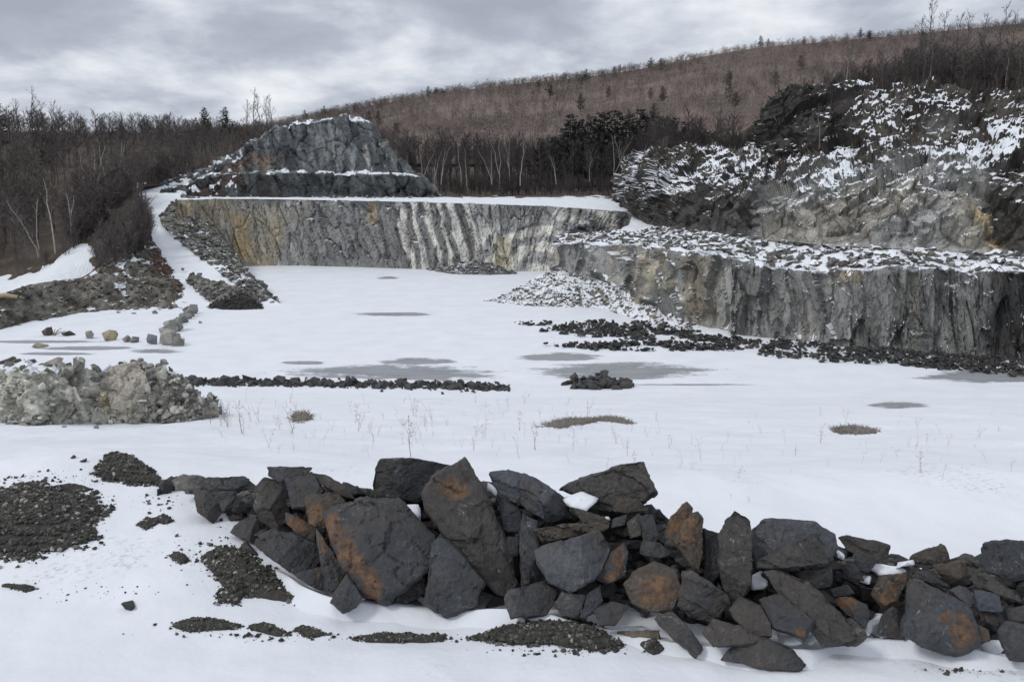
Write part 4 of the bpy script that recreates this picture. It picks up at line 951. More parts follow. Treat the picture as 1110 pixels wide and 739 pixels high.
HEAP = [
 # outline, material, label, nearer, thickness, rust spots, lamination
 ([(186,520),(199,513),(222,517),(228,521),(216,530),(190,532)], 'grey2', 'pale grey stub of slate at the far left end of the heap', 0.05, 0.8, [], None),
 ([(211,523),(226,517),(265,516),(278,528),(267,531),(221,531)], 'dark', 'long flat slab at the left end of the heap, resting on two stones', 0.1, 0.5, [], LZ),
 ([(210,531),(223,531),(238,545),(240,558),(231,568),(215,556)], 'dark', 'wedge-shaped stone propping up the left flat slab', 0.02, 0.7, [], None),
 ([(238,545),(258,532),(253,546),(241,556)], 'dark', 'small leaning stone right of the wedge under the left slab', 0.0, 0.6, [], None),
 ([(290,506),(340,506),(336,511),(323,518),(305,525),(290,515)], 'dark', 'flat dark slab lying topmost on the left part of the heap', 0.08, 0.7, [], LZ),
 ([(277,529),(288,516),(310,521),(317,545),(313,564),(299,575),(283,564),(277,550)], 'brown2', 'upright grey-brown rounded block below the topmost left slab', 0.1, 0.6, [], None),
 ([(309,519),(338,510),(353,531),(342,545),(332,552),(317,552)], 'dark', 'dark blocky stone under the right end of the topmost left slab', 0.0, 0.6, [], None),
 ([(337,512),(353,514),(375,526),(387,541),(370,538),(348,525)], 'black', 'jagged black ridge stone behind the rust-brown block', -0.15, 0.6, [], None),
 ([(332,537),(367,533),(376,545),(356,554),(351,575),(337,569),(332,556)], 'brown', 'rust-brown block just left of the big rust-edged boulder', 0.02, 0.6, [(343,560,14,16)], LX),
 ([(349,554),(380,546),(397,536),(432,538),(453,559),(475,579),(466,621),(440,642),(418,655),(394,648),(380,626),(359,594)], 'dark', 'largest slate boulder, its whole left edge stained orange rust', 0.2, 0.45, [(358,566,13,16),(366,580,14,18),(376,597,15,18),(387,613,16,18),(397,628,17,17),(406,642,15,13)], None),
 ([(309,554),(321,559),(342,572),(342,587),(324,580),(310,567)], 'brown', 'small rusty wedge between grey block and rounded boulder', 0.05, 0.6, [(325,570,16,12)], None),
 ([(242,575),(259,564),(280,557),(291,575),(288,594),(272,588)], 'dark', 'low dark stone at the left foot of the heap in the snow', 0.0, 0.6, [], None),
 ([(273,588),(296,573),(321,577),(345,591),(351,607),(337,624),(321,622),(296,607)], 'dark', 'rounded boulder with white scuffs at the left foot of the heap', 0.1, 0.65, [], None),
 ([(341,569),(351,583),(375,621),(367,640),(353,641),(348,615)], 'dark', 'narrow upright slab squeezed left of the rust-edged boulder', 0.1, 0.6, [(350,590,7,14)], LX),
 ([(318,622),(337,628),(351,613),(353,640),(340,638)], 'dark', 'low stone half in snow below the rounded scuffed boulder', 0.05, 0.7, [(348,622,5,8)], None),
 ([(357,653),(367,634),(375,621),(394,648),(386,659),(372,665)], 'dark', 'small grey stone at the foot of the rust-edged boulder', 0.25, 0.6, [], None),
 ([(386,652),(424,655),(464,622),(466,640),(424,663),(392,660)], 'black', 'shadowed slab underneath the rust-edged boulder', 0.0, 0.6, [], None),
 ([(399,525),(412,499),(444,496),(488,503),(497,509),(461,526),(453,545),(431,540),(402,535)], 'black', 'broad black block on the crest behind the rust-edged boulder', -0.1, 0.6, [], None),
 ([(455,533),(468,514),(492,503),(504,494),(512,513),(529,530),(539,553),(546,587),(564,634),(549,651),(536,645),(505,590),(471,570),(458,553)], 'brown2', 'tall leaning slab in the middle of the heap with a pointed top', 0.22, 0.4, [(490,530,22,16)], None),
 ([(460,655),(468,590),(478,578),(495,590),(527,631),(519,658),(482,670)], 'dark', 'triangular grey boulder at the foot below the tall leaning slab', 0.22, 0.5, [], None),
 ([(524,507),(531,506),(550,515),(569,512),(596,527),(615,545),(633,564),(593,567),(572,550),(536,529)], 'blue', 'long blue-grey slab sloping down right from the crest', 0.08, 0.35, [], LD),
 ([(604,530),(626,519),(650,515),(685,500),(700,500),(714,534),(702,545),(680,538),(661,554),(637,537)], 'brown2', 'big block jutting highest on the crest, snow on its left', -0.15, 0.6, [], LD),
 ([(576,575),(610,568),(645,567),(664,567),(658,573),(620,582),(588,588)], 'brown', 'thin flat slab below the long sloping slab', 0.12, 0.8, [], LZ),
 ([(618,549),(656,560),(662,568),(631,567)], 'brown2', 'small brown plate at the lower tip of the long sloping slab', 0.0, 0.6, [], None),
 ([(578,594),(610,587),(650,575),(668,588),(647,626),(620,644),(593,632),(582,610)], 'blue', 'large blue-grey boulder at the middle right, beside an orange face', 0.22, 0.5, [], None),
 ([(645,628),(660,598),(677,588),(681,596),(677,626),(658,634)], 'dark', 'stone with a bright orange face right of the blue-grey boulder', 0.1, 0.6, [(672,608,9,19),(664,626,8,7)], None),
 ([(562,615),(566,556),(582,564),(580,588),(582,613),(588,630),(566,640)], 'dark', 'narrow standing stone left of the blue-grey boulder', 0.05, 0.5, [], LX),
 ([(539,534),(566,553),(568,577),(545,577)], 'dark', 'shaded stone under the upper end of the sloping slab', -0.05, 0.7, [], None),
 ([(547,581),(563,581),(562,602),(550,605)], 'black', 'small dark stone in the gap right of the tall slab', -0.05, 0.7, [], None),
 ([(546,648),(550,640),(588,630),(605,642),(593,667),(553,672)], 'dark', 'squarish stone at the foot below the narrow standing stone', 0.2, 0.6, [], None),
 ([(601,653),(610,640),(637,645),(626,671),(607,667)], 'dark', 'squat stone at the foot below the blue-grey boulder', 0.15, 0.6, [], None),
 ([(637,642),(651,633),(654,651),(634,672),(627,670)], 'dark', 'thin leaning stone at the foot right of the squat one', 0.12, 0.6, [], LX),
 ([(642,661),(664,651),(681,656),(666,678),(650,678)], 'dark', 'five-sided stone at the foot below the orange face', 0.18, 0.6, [], None),
 ([(664,553),(672,538),(691,541),(703,553),(680,556)], 'brown', 'small brown cap stone under the highest jutting block', 0.0, 0.7, [], None),
 ([(679,566),(693,556),(696,580),(683,584)], 'brown2', 'small upright stone left of the rusty spikes', 0.05, 0.7, [], None),
 ([(693,558),(707,558),(716,583),(699,596)], 'dark', 'leaning splinter of slate just left of the rusty spikes', 0.05, 0.7, [], LX),
 ([(664,562),(680,557),(677,569),(662,573)], 'dark', 'little stone wedged beside the brown cap stone', 0.05, 0.8, [], None),
 ([(696,586),(716,588),(728,600),(714,606),(692,600)], 'dark', 'flattish stone between splinter and round brown-faced boulder', 0.05, 0.7, [], None),
 ([(675,633),(686,617),(710,607),(735,617),(742,641),(729,664),(705,665),(686,655)], 'brown', 'round boulder with a dull brown face in the centre right', 0.2, 0.5, [(712,640,20,20)], None),
 ([(717,584),(727,560),(744,543),(750,550),(748,560),(729,587)], 'brown', 'left one of two rusty pointed spikes on the crest', -0.02, 0.6, [(735,565,14,20)], LX),
 ([(729,584),(743,562),(756,553),(761,560),(759,581),(762,603),(756,625),(748,595),(732,594)], 'brown', 'right one of two rusty pointed spikes on the crest', 0.08, 0.5, [(747,576,12,20)], LX),
 ([(762,572),(779,577),(781,619),(773,634),(763,626)], 'black', 'black slab in shadow between the spikes and the tall spire', -0.1, 0.6, [], LX),
 ([(778,581),(786,568),(796,547),(805,554),(813,565),(812,587),(816,619),(813,638),(797,652),(782,638),(779,611)], 'brown2', 'tall pointed spire of slate standing upright on the right', 0.12, 0.4, [], LX),
 ([(812,571),(827,560),(857,562),(884,565),(905,579),(908,592),(900,606),(862,614),(819,614),(815,600)], 'blue', 'broad smooth round-topped boulder right of the tall spire', -0.02, 0.6, [], None),
 ([(817,609),(851,596),(884,577),(903,595),(900,609),(878,613),(851,617),(819,615)], 'brown2', 'wedge with a pale upper edge before the round-topped boulder', 0.15, 0.6, [], LD),
 ([(827,617),(843,615),(876,630),(892,646),(911,671),(938,690),(916,701),(892,701),(889,682),(873,663),(840,638)], 'brown2', 'long diagonal slab running down right to the snow', 0.22, 0.35, [], LD),
 ([(821,649),(846,642),(865,655),(884,674),(873,694),(854,684),(835,682)], 'dark', 'grey faceted stone left of the foot of the diagonal slab', 0.15, 0.6, [(868,686,7,8)], None),
 ([(789,660),(800,646),(824,655),(835,676),(836,690),(816,690),(794,671)], 'brown2', 'greyish stone at the foot below the tall spire', 0.18, 0.6, [], None),
 ([(733,657),(740,619),(748,617),(759,633),(789,644),(792,655),(770,674),(748,671)], 'dark', 'wide dark stone between brown-faced boulder and spire foot', 0.15, 0.5, [], LD),
 ([(759,684),(773,669),(802,678),(835,692),(813,698),(786,698),(773,701)], 'dark', 'low dark stone behind the mossy front slab', 0.2, 0.6, [], None),
 ([(778,714),(792,692),(830,690),(859,703),(876,720),(867,729),(830,725),(792,718)], 'dark', 'long low gritty slab lying farthest forward in the snow', 0.12, 0.6, [], None),
 ([(706,668),(729,663),(748,682),(762,703),(754,713),(729,692)], 'dark', 'narrow diagonal stone left of the gritty front slab', 0.18, 0.6, [], LD),
 ([(667,684),(716,682),(717,696),(681,693)], 'tanslate', 'tan flat slab under a snow cap at the foot', 0.05, 0.7, [], LZ),
 ([(859,619),(900,614),(903,636),(884,638),(867,628)], 'brown2', 'stone with a white quartz spot under the pale-edged wedge', 0.08, 0.6, [], None),
 ([(908,582),(918,580),(931,585),(943,587),(965,590),(964,601),(967,611),(940,608),(918,596)], 'brown2', 'lumpy flat-topped stone right of the round-topped boulder', -0.05, 0.6, [], LZ),
 ([(909,611),(926,611),(936,630),(918,626)], 'dark', 'small stone beside the quartz-spotted one', 0.02, 0.7, [], None),
 ([(926,599),(950,607),(940,621),(926,618)], 'dark', 'small stone below the lumpy flat-topped one', 0.0, 0.7, [], None),
 ([(900,638),(918,633),(927,643),(916,646),(903,646)], 'dark', 'little stone above the small rust-topped one', 0.05, 0.7, [], None),
 ([(903,648),(923,646),(940,655),(943,667),(938,682),(923,669),(909,657)], 'dark', 'small stone with a rusty orange top right of the diagonal slab', 0.1, 0.6, [(921,655,16,9)], None),
 ([(943,643),(953,623),(987,621),(977,635),(970,657),(957,660)], 'brown', 'slab with an orange seam under a patch of snow', 0.05, 0.6, [(967,645,12,16),(978,628,8,7)], None),
 ([(972,608),(996,598),(1020,588),(1026,608),(1011,616),(989,615)], 'brown2', 'triangular peaked stone on the right crest beside bright snow', -0.05, 0.6, [], LD),
 ([(1011,612),(1040,607),(1050,616),(1048,624),(1028,633),(1018,623)], 'brown', 'brownish stone right of the triangular peaked one', 0.0, 0.7, [], None),
 ([(989,618),(1006,618),(1026,633),(1026,643),(1011,635),(994,626)], 'dark', 'grey plate sloping down from the triangular peaked stone', 0.08, 0.6, [], LD),
 ([(977,686),(979,640),(987,626),(1006,633),(1031,645),(1048,657),(1055,677),(1056,701),(1038,713),(1016,708),(996,699)], 'dark', 'big boulder on the right with an orange-brown face', 0.25, 0.5, [(1042,685,15,26),(1024,668,10,10)], None),
 ([(1055,674),(1072,682),(1073,694),(1057,702),(1048,694)], 'brown', 'small brown stone against the right side of the orange-faced boulder', 0.15, 0.6, [(1062,688,10,10)], None),
 ([(950,686),(955,667),(967,657),(983,667),(977,694),(957,689)], 'dark', 'dark stone left of the orange-faced boulder', 0.12, 0.6, [], None),
 ([(1028,640),(1040,633),(1057,643),(1062,672),(1045,660)], 'blue', 'bluish plate behind the orange-faced boulder', 0.1, 0.6, [], LD),
 ([(1055,638),(1083,643),(1084,665),(1060,661)], 'blue', 'bluish square block near the right edge', 0.15, 0.6, [], None),
 ([(1060,661),(1084,665),(1079,679),(1062,672)], 'black', 'black stone under the bluish square block', 0.08, 0.7, [], None),
 ([(1061,616),(1063,589),(1079,586),(1110,585),(1128,600),(1118,628),(1089,630)], 'dark', 'massive block at the right picture edge on top of the heap', 0.0, 0.7, [], LZ),
 ([(1048,625),(1067,621),(1089,633),(1109,652),(1089,648),(1060,636)], 'brown2', 'sloping slab under the massive block at the right edge', 0.12, 0.6, [], LD),
 ([(1080,682),(1089,672),(1112,676),(1122,718),(1094,716),(1084,696)], 'dark', 'dark stone at the lower right picture edge', 0.2, 0.6, [], None),
 ([(1091,659),(1114,655),(1118,672),(1094,672)], 'dark', 'stone at the right edge between massive block and snow', 0.1, 0.7, [], None),
 ([(1067,706),(1079,710),(1101,724),(1090,727),(1074,718)], 'dark', 'thin flake poking from the snow at the lower right', 0.0, 0.6, [], LZ),
 ([(943,686),(962,694),(980,706),(962,702)], 'dark', 'thin dark flake pointing out of the snow right of the diagonal slab', 0.0, 0.6, [], LZ),
]
M['brown2'] = mat_rock('grey_brown_slate', (0.034, 0.032, 0.031), (0.064, 0.061, 0.058))
M['grey2'] = mat_rock('light_slate', (0.10, 0.10, 0.098), (0.16, 0.16, 0.155))
M['tanslate'] = mat_rock('tan_slate', (0.12, 0.10, 0.07), (0.18, 0.15, 0.11))
for i, (pts, mat, lab, off, th, rust, lam) in enumerate(HEAP):
    heap_rock(pts, mat, lab, off, th, rust, i, lam)
# smaller stones seen in the gaps of the heap
def beside(x, y):
    """the words that name the big boulder nearest to a pixel"""
    l = min(HEAP, key=lambda h: (np.mean([q[0] for q in h[0]]) - x) ** 2 + (np.mean([q[1] for q in h[0]]) - y) ** 2)[2]
    wd = l.split(',')[0].split()[:9]
    while wd[-1] in ('of', 'the', 'at', 'with', 'a', 'an', 'in', 'to', 'and', 'below', 'beside', 'under', 'between', 'from', 'by', 'on', 'behind', 'before', 'its', 'just', 'left', 'right', 'out', 'down', 'against', 'two', 'lower', 'big', 'round', 'sloping', 'for', 'against', 'past', 'brown-faced', 'rusty'): wd.pop()
    return 'small dark stone wedged beside the ' + ' '.join(wd)
rng = np.random.default_rng(81)
for i in range(210):
    x = rng.uniform(268, 1180); by = float(np.interp(x, BLX, BLY)); tp = float(np.interp(x, [268, 300, 340, 400, 460, 500, 560, 620, 700, 720, 760, 800, 860, 910, 960, 1000, 1040, 1070, 1110], [560, 525, 520, 540, 515, 508, 530, 540, 552, 570, 580, 575, 575, 595, 600, 612, 622, 615, 605]))
    y = rng.uniform(tp + 12, by - 4); s_ = rng.uniform(9, 19) if i < 130 else rng.uniform(5, 11)
    k = rng.integers(5, 8); an = np.sort(rng.uniform(0, 6.28, k)); rr = rng.uniform(0.7, 1.1, k)
    pts = [(x + s_ * r_ * math.cos(t) * 1.15, y + s_ * r_ * math.sin(t) * 0.85) for t, r_ in zip(an, rr)]
    heap_rock(pts, ['dark', 'black', 'brown2'][i % 3], beside(x, y), -0.28 if i < 130 else -0.1, 0.8, [], 200 + i, None, 'slate_stone', 'stone', group='small stones in the gaps of the heap', cuts=1, fine=11.0)
# the heap's inside: crushed slate filling it, added to make the gaps dark
cx = np.array([170, 200, 240, 275, 330, 400, 460, 500, 560, 620, 700, 760, 830, 900, 960, 1030, 1080, 1130, 1200.])
ct = np.array([530, 522, 540, 548, 530, 530, 520, 516, 530, 540, 550, 590, 585, 602, 618, 628, 622, 615, 620.])
r0, r1, r2, r3 = [], [], [], []
for x, t in zip(cx, ct):
    by = float(np.interp(x, BLX, BLY)); g = G(x, by); h = heap_pt(x, t + 8, -0.45)
    r0.append(g + np.array([0, 0.45, -0.1])); r1.append(0.5 * (g + h) + np.array([0, 0.25, -0.05])); r2.append(h); b_ = h + np.array([0.1, 1.6, 0]); b_[2] = float(ground_z(b_[:1], b_[1:2])[0]) - 0.1; r3.append(b_)
sh = Sheet([r0, r1, r2, r3], 360, [14, 14, 16]); p = sh.flat
sh.push(-0.10 * fbm(p * 1.8, 3) - 0.05 * ridged(p * 5, 3))
sh.build('dark_slate_fill', M['rubble'], {'Col': const(len(p), (0.035, 0.035, 0.037)), 'snow': 0 * p[:, 0]}, kind='stuff')
q = sh.sample(2600, rng, 0.3, 2.5)
stones('dark_slate_fill', q, rng.uniform(0.03, 0.16, 2600), rng, [np.array([0.05, 0.052, 0.056]), np.array([0.075, 0.072, 0.068]), np.array([0.035, 0.035, 0.037])], M['rubble'])
# back of the heap
for i in range(34):
    x = rng.uniform(290, 1110); t = float(np.interp(x, cx, ct)); h = heap_pt(x, t + 16, -0.9)
    s_ = rng.uniform(14, 24); k = 7; an = np.sort(rng.uniform(0, 6.28, k)); rr = rng.uniform(0.7, 1.1, k)
    pts = [(x + s_ * r_ * math.cos(a_) * 1.2, t + 26 + s_ * r_ * math.sin(a_) * 0.7) for a_, r_ in zip(an, rr)]
    heap_rock(pts, ['dark', 'brown2'][i % 2], beside(x, t).replace('wedged beside', 'half hidden behind'), -0.6, 0.9, [], 400 + i, None, 'slate_stone', 'stone', group='small stones in the gaps of the heap', cuts=1, fine=11.0)

# snow caught on the heap
def snow_lump(pts, off, th=0.02, lift=0.02):
    a = np.array(pts, float); c = a.mean(0); a = c + (a - c) * 1.12; C = heap_pt(*c, off * 0.5 - 0.10)
    n = np.array([0.0, -0.45, 1.0]); n /= np.linalg.norm(n); o = np.array([0, 0, CAMZ])
    D = ray(a[:, 0], a[:, 1]); t = ((C - o) @ n) / (D @ n); Q = resample(np.concatenate([o + D * t[:, None], (o + D * t[:, None])[:1]]), 28)[:-1]
    rings = [Q - np.array([0, -0.06, 0.035])]; cc = Q.mean(0)
    for f in (0, 0.35, 0.7, 1.0): rings.append(cc + (Q - cc) * (1 - f * 0.96) + n * th * math.sin(min(f, 1) * 1.57) ** 0.6)
    V = np.concatenate(rings); V = V + n * (0.018 * fbm(V * 7, 3))[:, None] + np.stack([0.02 * fbm(V * 9 + 3, 2), 0.03 * fbm(V * 9 + 7, 2), 0 * V[:, 0]], 1); k = len(Q); Fc = []
    for r_ in range(len(rings) - 1):
        for j in range(k): Fc.append((r_ * k + j, r_ * k + (j + 1) % k, (r_ + 1) * k + (j + 1) % k, (r_ + 1) * k + j))
    o_ = link('snow_patch', mesh_np('snow_patch', V, Fc, [M['snow']], True, {'grit': np.zeros(len(V))}), kind='stuff'); return o_
for pts, off in [([(612,541),(632,533),(646,541),(634,552),(622,550)], 0.12), ([(431,548),(452,547),(454,560),(449,566)], 0.35), ([(651,561),(660,560),(661,563),(652,564)], 0.15), ([(529,523),(538,530),(537,536),(530,531)], 0.12),
                 ([(815,624),(824,620),(831,628),(829,637),(815,637)], 0.05), ([(937,611),(968,613),(985,620),(960,623)], 0.12), ([(977,610),(990,607),(989,612),(976,614)], 0.12), ([(939,624),(944,624),(942,632),(936,630)], 0.12),
                 ([(940,676),(950,668),(956,666),(950,680),(940,688)], 0.15), ([(875,692),(886,682),(887,694),(876,698)], 0.15), ([(657,684),(690,678),(702,682),(690,687),(668,688)], 0.18), ([(910,596),(914,600),(915,605),(911,602)], 0.1),
                 ([(1064,698),(1084,694),(1088,706),(1076,712)], 0.12), ([(706,690),(712,688),(716,691),(708,694)], 0.2), ([(757,706),(780,703),(794,712),(776,715),(760,712)], 0.1), ([(846,688),(860,690),(868,697),(850,698)], 0.1)]:
    snow_lump(pts, off)
# drifted snow lapping against the foot of the heap
bx = np.array([190, 215, 240, 275, 320, 360, 420, 470, 530, 600, 680, 760, 830, 880, 905, 960, 1040, 1110, 1190.])
ra, rb, rc = [], [], []
for i, x in enumerate(bx):
    by = float(np.interp(x, BLX, BLY)); a_ = G(x, by + 16 + 5 * math.sin(i * 2.1)); m_ = G(x, by + 3); c_ = G(x, by - 9)
    ra.append(a_ + np.array([0, 0, -0.05])); rb.append(m_ + np.array([0, 0, (0.10 + 0.05 * math.sin(i * 1.7)) if 3 < i < 18 else -0.05])); rc.append(c_ + np.array([0, 0.1, -0.02]))
sh = Sheet([ra, rb, rc], 320, [12, 10]); p = sh.flat; sh.push(0.05 * fbm(p * 1.1, 3) * np.clip(sh.v.ravel() * 3, 0, 1))
sh.build('snow_drift', M['snow'], {'grit': 0.15 * sstep(0.1, 0.5, fbm(p * 2, 3))}, kind='structure')

# ------------------------------------------------------------------ gravel showing through the foreground snow
def inside(pts, x, y):
    pts = np.array(pts, float); r_ = np.zeros(len(x), bool); j = len(pts) - 1
    for i in range(len(pts)):
        c_ = ((pts[i, 1] > y) != (pts[j, 1] > y)) & (x < (pts[j, 0] - pts[i, 0]) * (y - pts[i, 1]) / (pts[j, 1] - pts[i, 1] + 1e-9) + pts[i, 0]); r_ ^= c_; j = i
    return r_
GRC = [np.array([0.06, 0.058, 0.052]), np.array([0.10, 0.098, 0.088]), np.array([0.045, 0.044, 0.042]), np.array([0.085, 0.08, 0.068])]
def gravel(pts, n, smin, smax, hump, seed, light=0.03, fringe=0.10):
    n = int(n * 1.7); smin, smax = smin * 0.7, smax * 0.8
    rng = np.random.default_rng(seed); a = np.array(pts, float)
    W = np.array([G(*q) for q in a]); lo, hi = W[:, :2].min(0), W[:, :2].max(0); c0 = W.mean(0)
    # a low dome of packed grit
    k = 72; ring = resample(np.concatenate([W, W[:1]]), k)[:-1]; V = []; Fc = []; ring = c0 + (ring - c0) * (0.93 + 0.22 * fbm(ring * 4 + seed, 3))[:, None]
    fr = [1.0, 0.93, 0.8, 0.6, 0.35, 0.02]
    for f in fr:
        r_ = c0 + (ring - c0) * f; r_[:, 2] = ground_z(r_[:, 0], r_[:, 1]) - 0.05 + (0.07 + hump * (1 - f ** 2) if f < 1 else 0.0)
        V.append(r_)
    for i in range(len(fr) - 1):
        for j in range(k): Fc.append((i * k + j, i * k + (j + 1) % k, (i + 1) * k + (j + 1) % k, (i + 1) * k + j))
    V = np.concatenate(V); V[:, 2] += 0.02 * fbm(V * 6, 3)
    Vs = mesh_np('gravel', V, Fc, [M['gravel']], True, {'Col': const(len(V), (0.05, 0.048, 0.044)), 'snow': np.zeros(len(V))})
    o = link('gravel', Vs, kind='stuff')
    P_ = []
    e = (hi - lo) * fringe + 0.05
    while len(P_) < n:
        xy = rng.uniform(lo - e, hi + e, (n * 3, 2)); xy3 = np.stack([xy[:, 0], xy[:, 1], ground_z(xy[:, 0], xy[:, 1])], 1)
        qx, qy = topix(xy3); jt = 0.12 * np.stack([fbm(xy3 * 4 + 2, 3), fbm(xy3 * 4 + 9, 3)], 1); sp = np.ptp(a, axis=0); ok = inside(a, qx + jt[:, 0] * sp[0] * 0.9, qy + jt[:, 1] * sp[1] * 1.2)
        near = inside(a.mean(0) + (a - a.mean(0)) * (1 + 2 * fringe), qx, qy)
        ok |= near & (rng.random(len(qx)) < 0.035); P_ += list(xy3[ok])
    P_ = np.array(P_[:n])
    # lift onto the dome
    dv = np.linalg.norm((P_[:, None, :2] - V[None, :, :2]), axis=2); kk = dv.argmin(1); P_[:, 2] = np.where(dv.min(1) < 0.25, np.maximum(P_[:, 2], V[kk, 2] - 0.01), P_[:, 2])
    cols = GRC * 4 + [np.array([0.3, 0.29, 0.26]), np.array([0.17, 0.165, 0.15])]
    stones('gravel', P_, smin + (smax - smin) * rng.random(n) ** 3, rng, cols, M['gravel'], None, None, sink=0.2, colvar=0.35)
gravel([(-30,535),(0,530),(30,522),(60,526),(105,540),(116,552),(105,570),(112,585),(60,600),(30,606),(0,608),(-30,608)], 4200, 0.012, 0.05, 0.10, 1)
gravel([(98,512),(118,494),(150,502),(170,515),(177,527),(140,525),(110,520)], 1100, 0.012, 0.05, 0.16, 2, fringe=0.04)
gravel([(214,603),(228,592),(245,588),(280,605),(320,642),(336,655),(300,653),(268,646),(255,656),(235,652),(242,638)], 1500, 0.010, 0.045, 0.06, 3)
gravel([(183,679),(205,671),(225,670),(262,678),(250,683),(205,685)], 520, 0.008, 0.03, 0.03, 4)
gravel([(266,680),(290,677),(318,688),(300,690)], 260, 0.008, 0.03, 0.03, 5)
gravel([(318,683),(335,680),(356,689),(335,692)], 200, 0.008, 0.03, 0.03, 6)
gravel([(382,691),(410,687),(484,689),(486,695),(440,697),(390,696)], 520, 0.008, 0.03, 0.03, 7)
gravel([(505,694),(545,683),(590,672),(635,674),(660,688),(680,703),(650,706),(600,700),(560,699)], 1500, 0.010, 0.04, 0.10, 8, fringe=0.04)
gravel([(694,701),(706,697),(722,706),(708,710)], 160, 0.008, 0.03, 0.05, 9, fringe=0.03)
gravel([(146,569),(160,561),(174,566),(160,575)], 160, 0.008, 0.03, 0.03, 10)
gravel([(166,564),(178,559),(189,565),(178,569)], 120, 0.008, 0.03, 0.03, 11)
gravel([(182,603),(192,599),(208,608),(196,612)], 110, 0.008, 0.03, 0.03, 12)
gravel([(0,636),(20,634),(42,638),(30,642)], 90, 0.006, 0.022, 0.015, 13)
gravel([(60,527),(80,525),(104,531),(84,536)], 120, 0.008, 0.03, 0.02, 14)
# grit blown about, and single pebbles
rng = np.random.default_rng(91); q = []
for cx_, cy_, sx, sy, n in [(60, 520, 60, 14, 90), (170, 545, 40, 16, 60), (210, 600, 40, 16, 70), (110, 640, 90, 12, 40), (300, 690, 120, 6, 70), (600, 706, 110, 5, 60), (1040, 727, 60, 6, 40), (440, 692, 70, 4, 50), (250, 560, 20, 10, 30)]:
    for _ in range(n):
        x, y = cx_ + rng.normal() * sx * 0.5, cy_ + rng.normal() * sy * 0.5
        if y < 738: q.append(G(x, y))
stones('gravel', np.array(q), 0.006 + 0.03 * rng.random(len(q)) ** 4, rng, GRC, M['gravel'])
for x, y, s_, l in [(140, 659, 0.085, 'lone dark oval pebble lying on the empty foreground snow'), (80, 496, 0.05, 'dark pebble left of the gravel hump near the bank edge'), (92, 500, 0.055, 'dark pebble close beside the gravel hump'), (168, 677, 0.025, 'tiny dark pebble right below the lone oval one'), (48, 605, 0.04, 'small pebble under the large left gravel patch'), (104, 522, 0.035, 'pebble between gravel hump and large left gravel patch'),
                    (266, 541, 0.06, 'little stone lying in snow beside the left flat slab'), (263, 549, 0.05, 'little flat stone in snow just under another beside the left slab')]:
    g = G(x, y); o = link('pebble', boulder_mesh(int(x) % 6, 'black'), None, g); o.scale = (s_ * 1.3, s_, s_ * 0.9); o.rotation_euler = (0, 0, x); o['label'] = l; o['category'] = 'pebble'

# ------------------------------------------------------------------ stones on the pit floor
def lay(px, py, spx, mat, label, cat='stone', group=None, name='stone', flat=1.0, key=None, pos=None, wide=1.0):
    g = G(px, py) if pos is None else pos; s_ = spx * np.linalg.norm(g - np.array([0, 0, CAMZ])) / F / 2
    o = link(name, boulder_mesh(random.randrange(8) if key is None else key, mat), None, g)
    o.scale = (s_ * wide, s_ * random.uniform(0.8, 1.1), s_ * flat * random.uniform(0.85, 1.15)); o.rotation_euler = (random.uniform(-0.45, 0.45), random.uniform(-0.45, 0.45), random.uniform(-0.5, 0.5) if wide != 1 else random.uniform(0, 6.28)); o.location.z -= 0.25 * s_
    if name == 'boulder': o.rotation_euler = (random.uniform(-0.1, 0.1), random.uniform(-0.1, 0.1), o.rotation_euler[2]); o.scale.z *= 1.5; o.location.z += 0.2 * s_
    o['label'] = label; o['category'] = cat
    if group: o['group'] = group
    return o
for i in range(170):
    f = (i + random.random() * 2) / 171; x = 192 + 358 * f; y = float(np.interp(x, [192, 260, 340, 420, 480, 550], [416, 417, 418, 420, 421, 423])) - random.random() * 6
    lay(x, y + 1.5, (6 + 13 * random.random() ** 1.8) * (1.15 - 0.4 * abs(f - 0.3)), ['dark', 'black', 'dark', 'brown2'][i % 4], 'dark angular stone in the ' + ('left third' if f < 0.33 else 'middle' if f < 0.66 else 'right third') + ' of the long row across the pit floor', 'stone', 'row of dark stones across the pit floor', flat=1.3)
for i in range(70):
    a_, r_ = random.uniform(0, 6.28), random.random() ** 0.6; x = 649 + 37 * r_ * math.cos(a_); y = 418 + 4.5 * r_ * math.sin(a_); g = G(x, y); g[2] += 0.8 * (1 - r_) * random.random()
    lay(x, y, random.uniform(10, 18), ['dark', 'black', 'brown2'][i % 3], 'dark stone of the small lone pile out on the pit floor', 'stone', 'small lone stone pile on the pit floor', pos=g, flat=1.1)
rng = np.random.default_rng(94); q = []
for i in range(700):
    x = rng.uniform(188, 552); q.append(G(x, float(np.interp(x, [192, 260, 340, 420, 480, 550], [416, 417, 418, 420, 421, 423])) - 2 + rng.normal() * 2.2))
stones('rubble', np.array(q), 0.08 + 0.22 * rng.random(700) ** 2, rng, [np.array([0.05, 0.05, 0.052]), np.array([0.075, 0.07, 0.064]), np.array([0.038, 0.038, 0.04])], M['rubble_snow'], rng.uniform(-0.5, -0.1, 700))
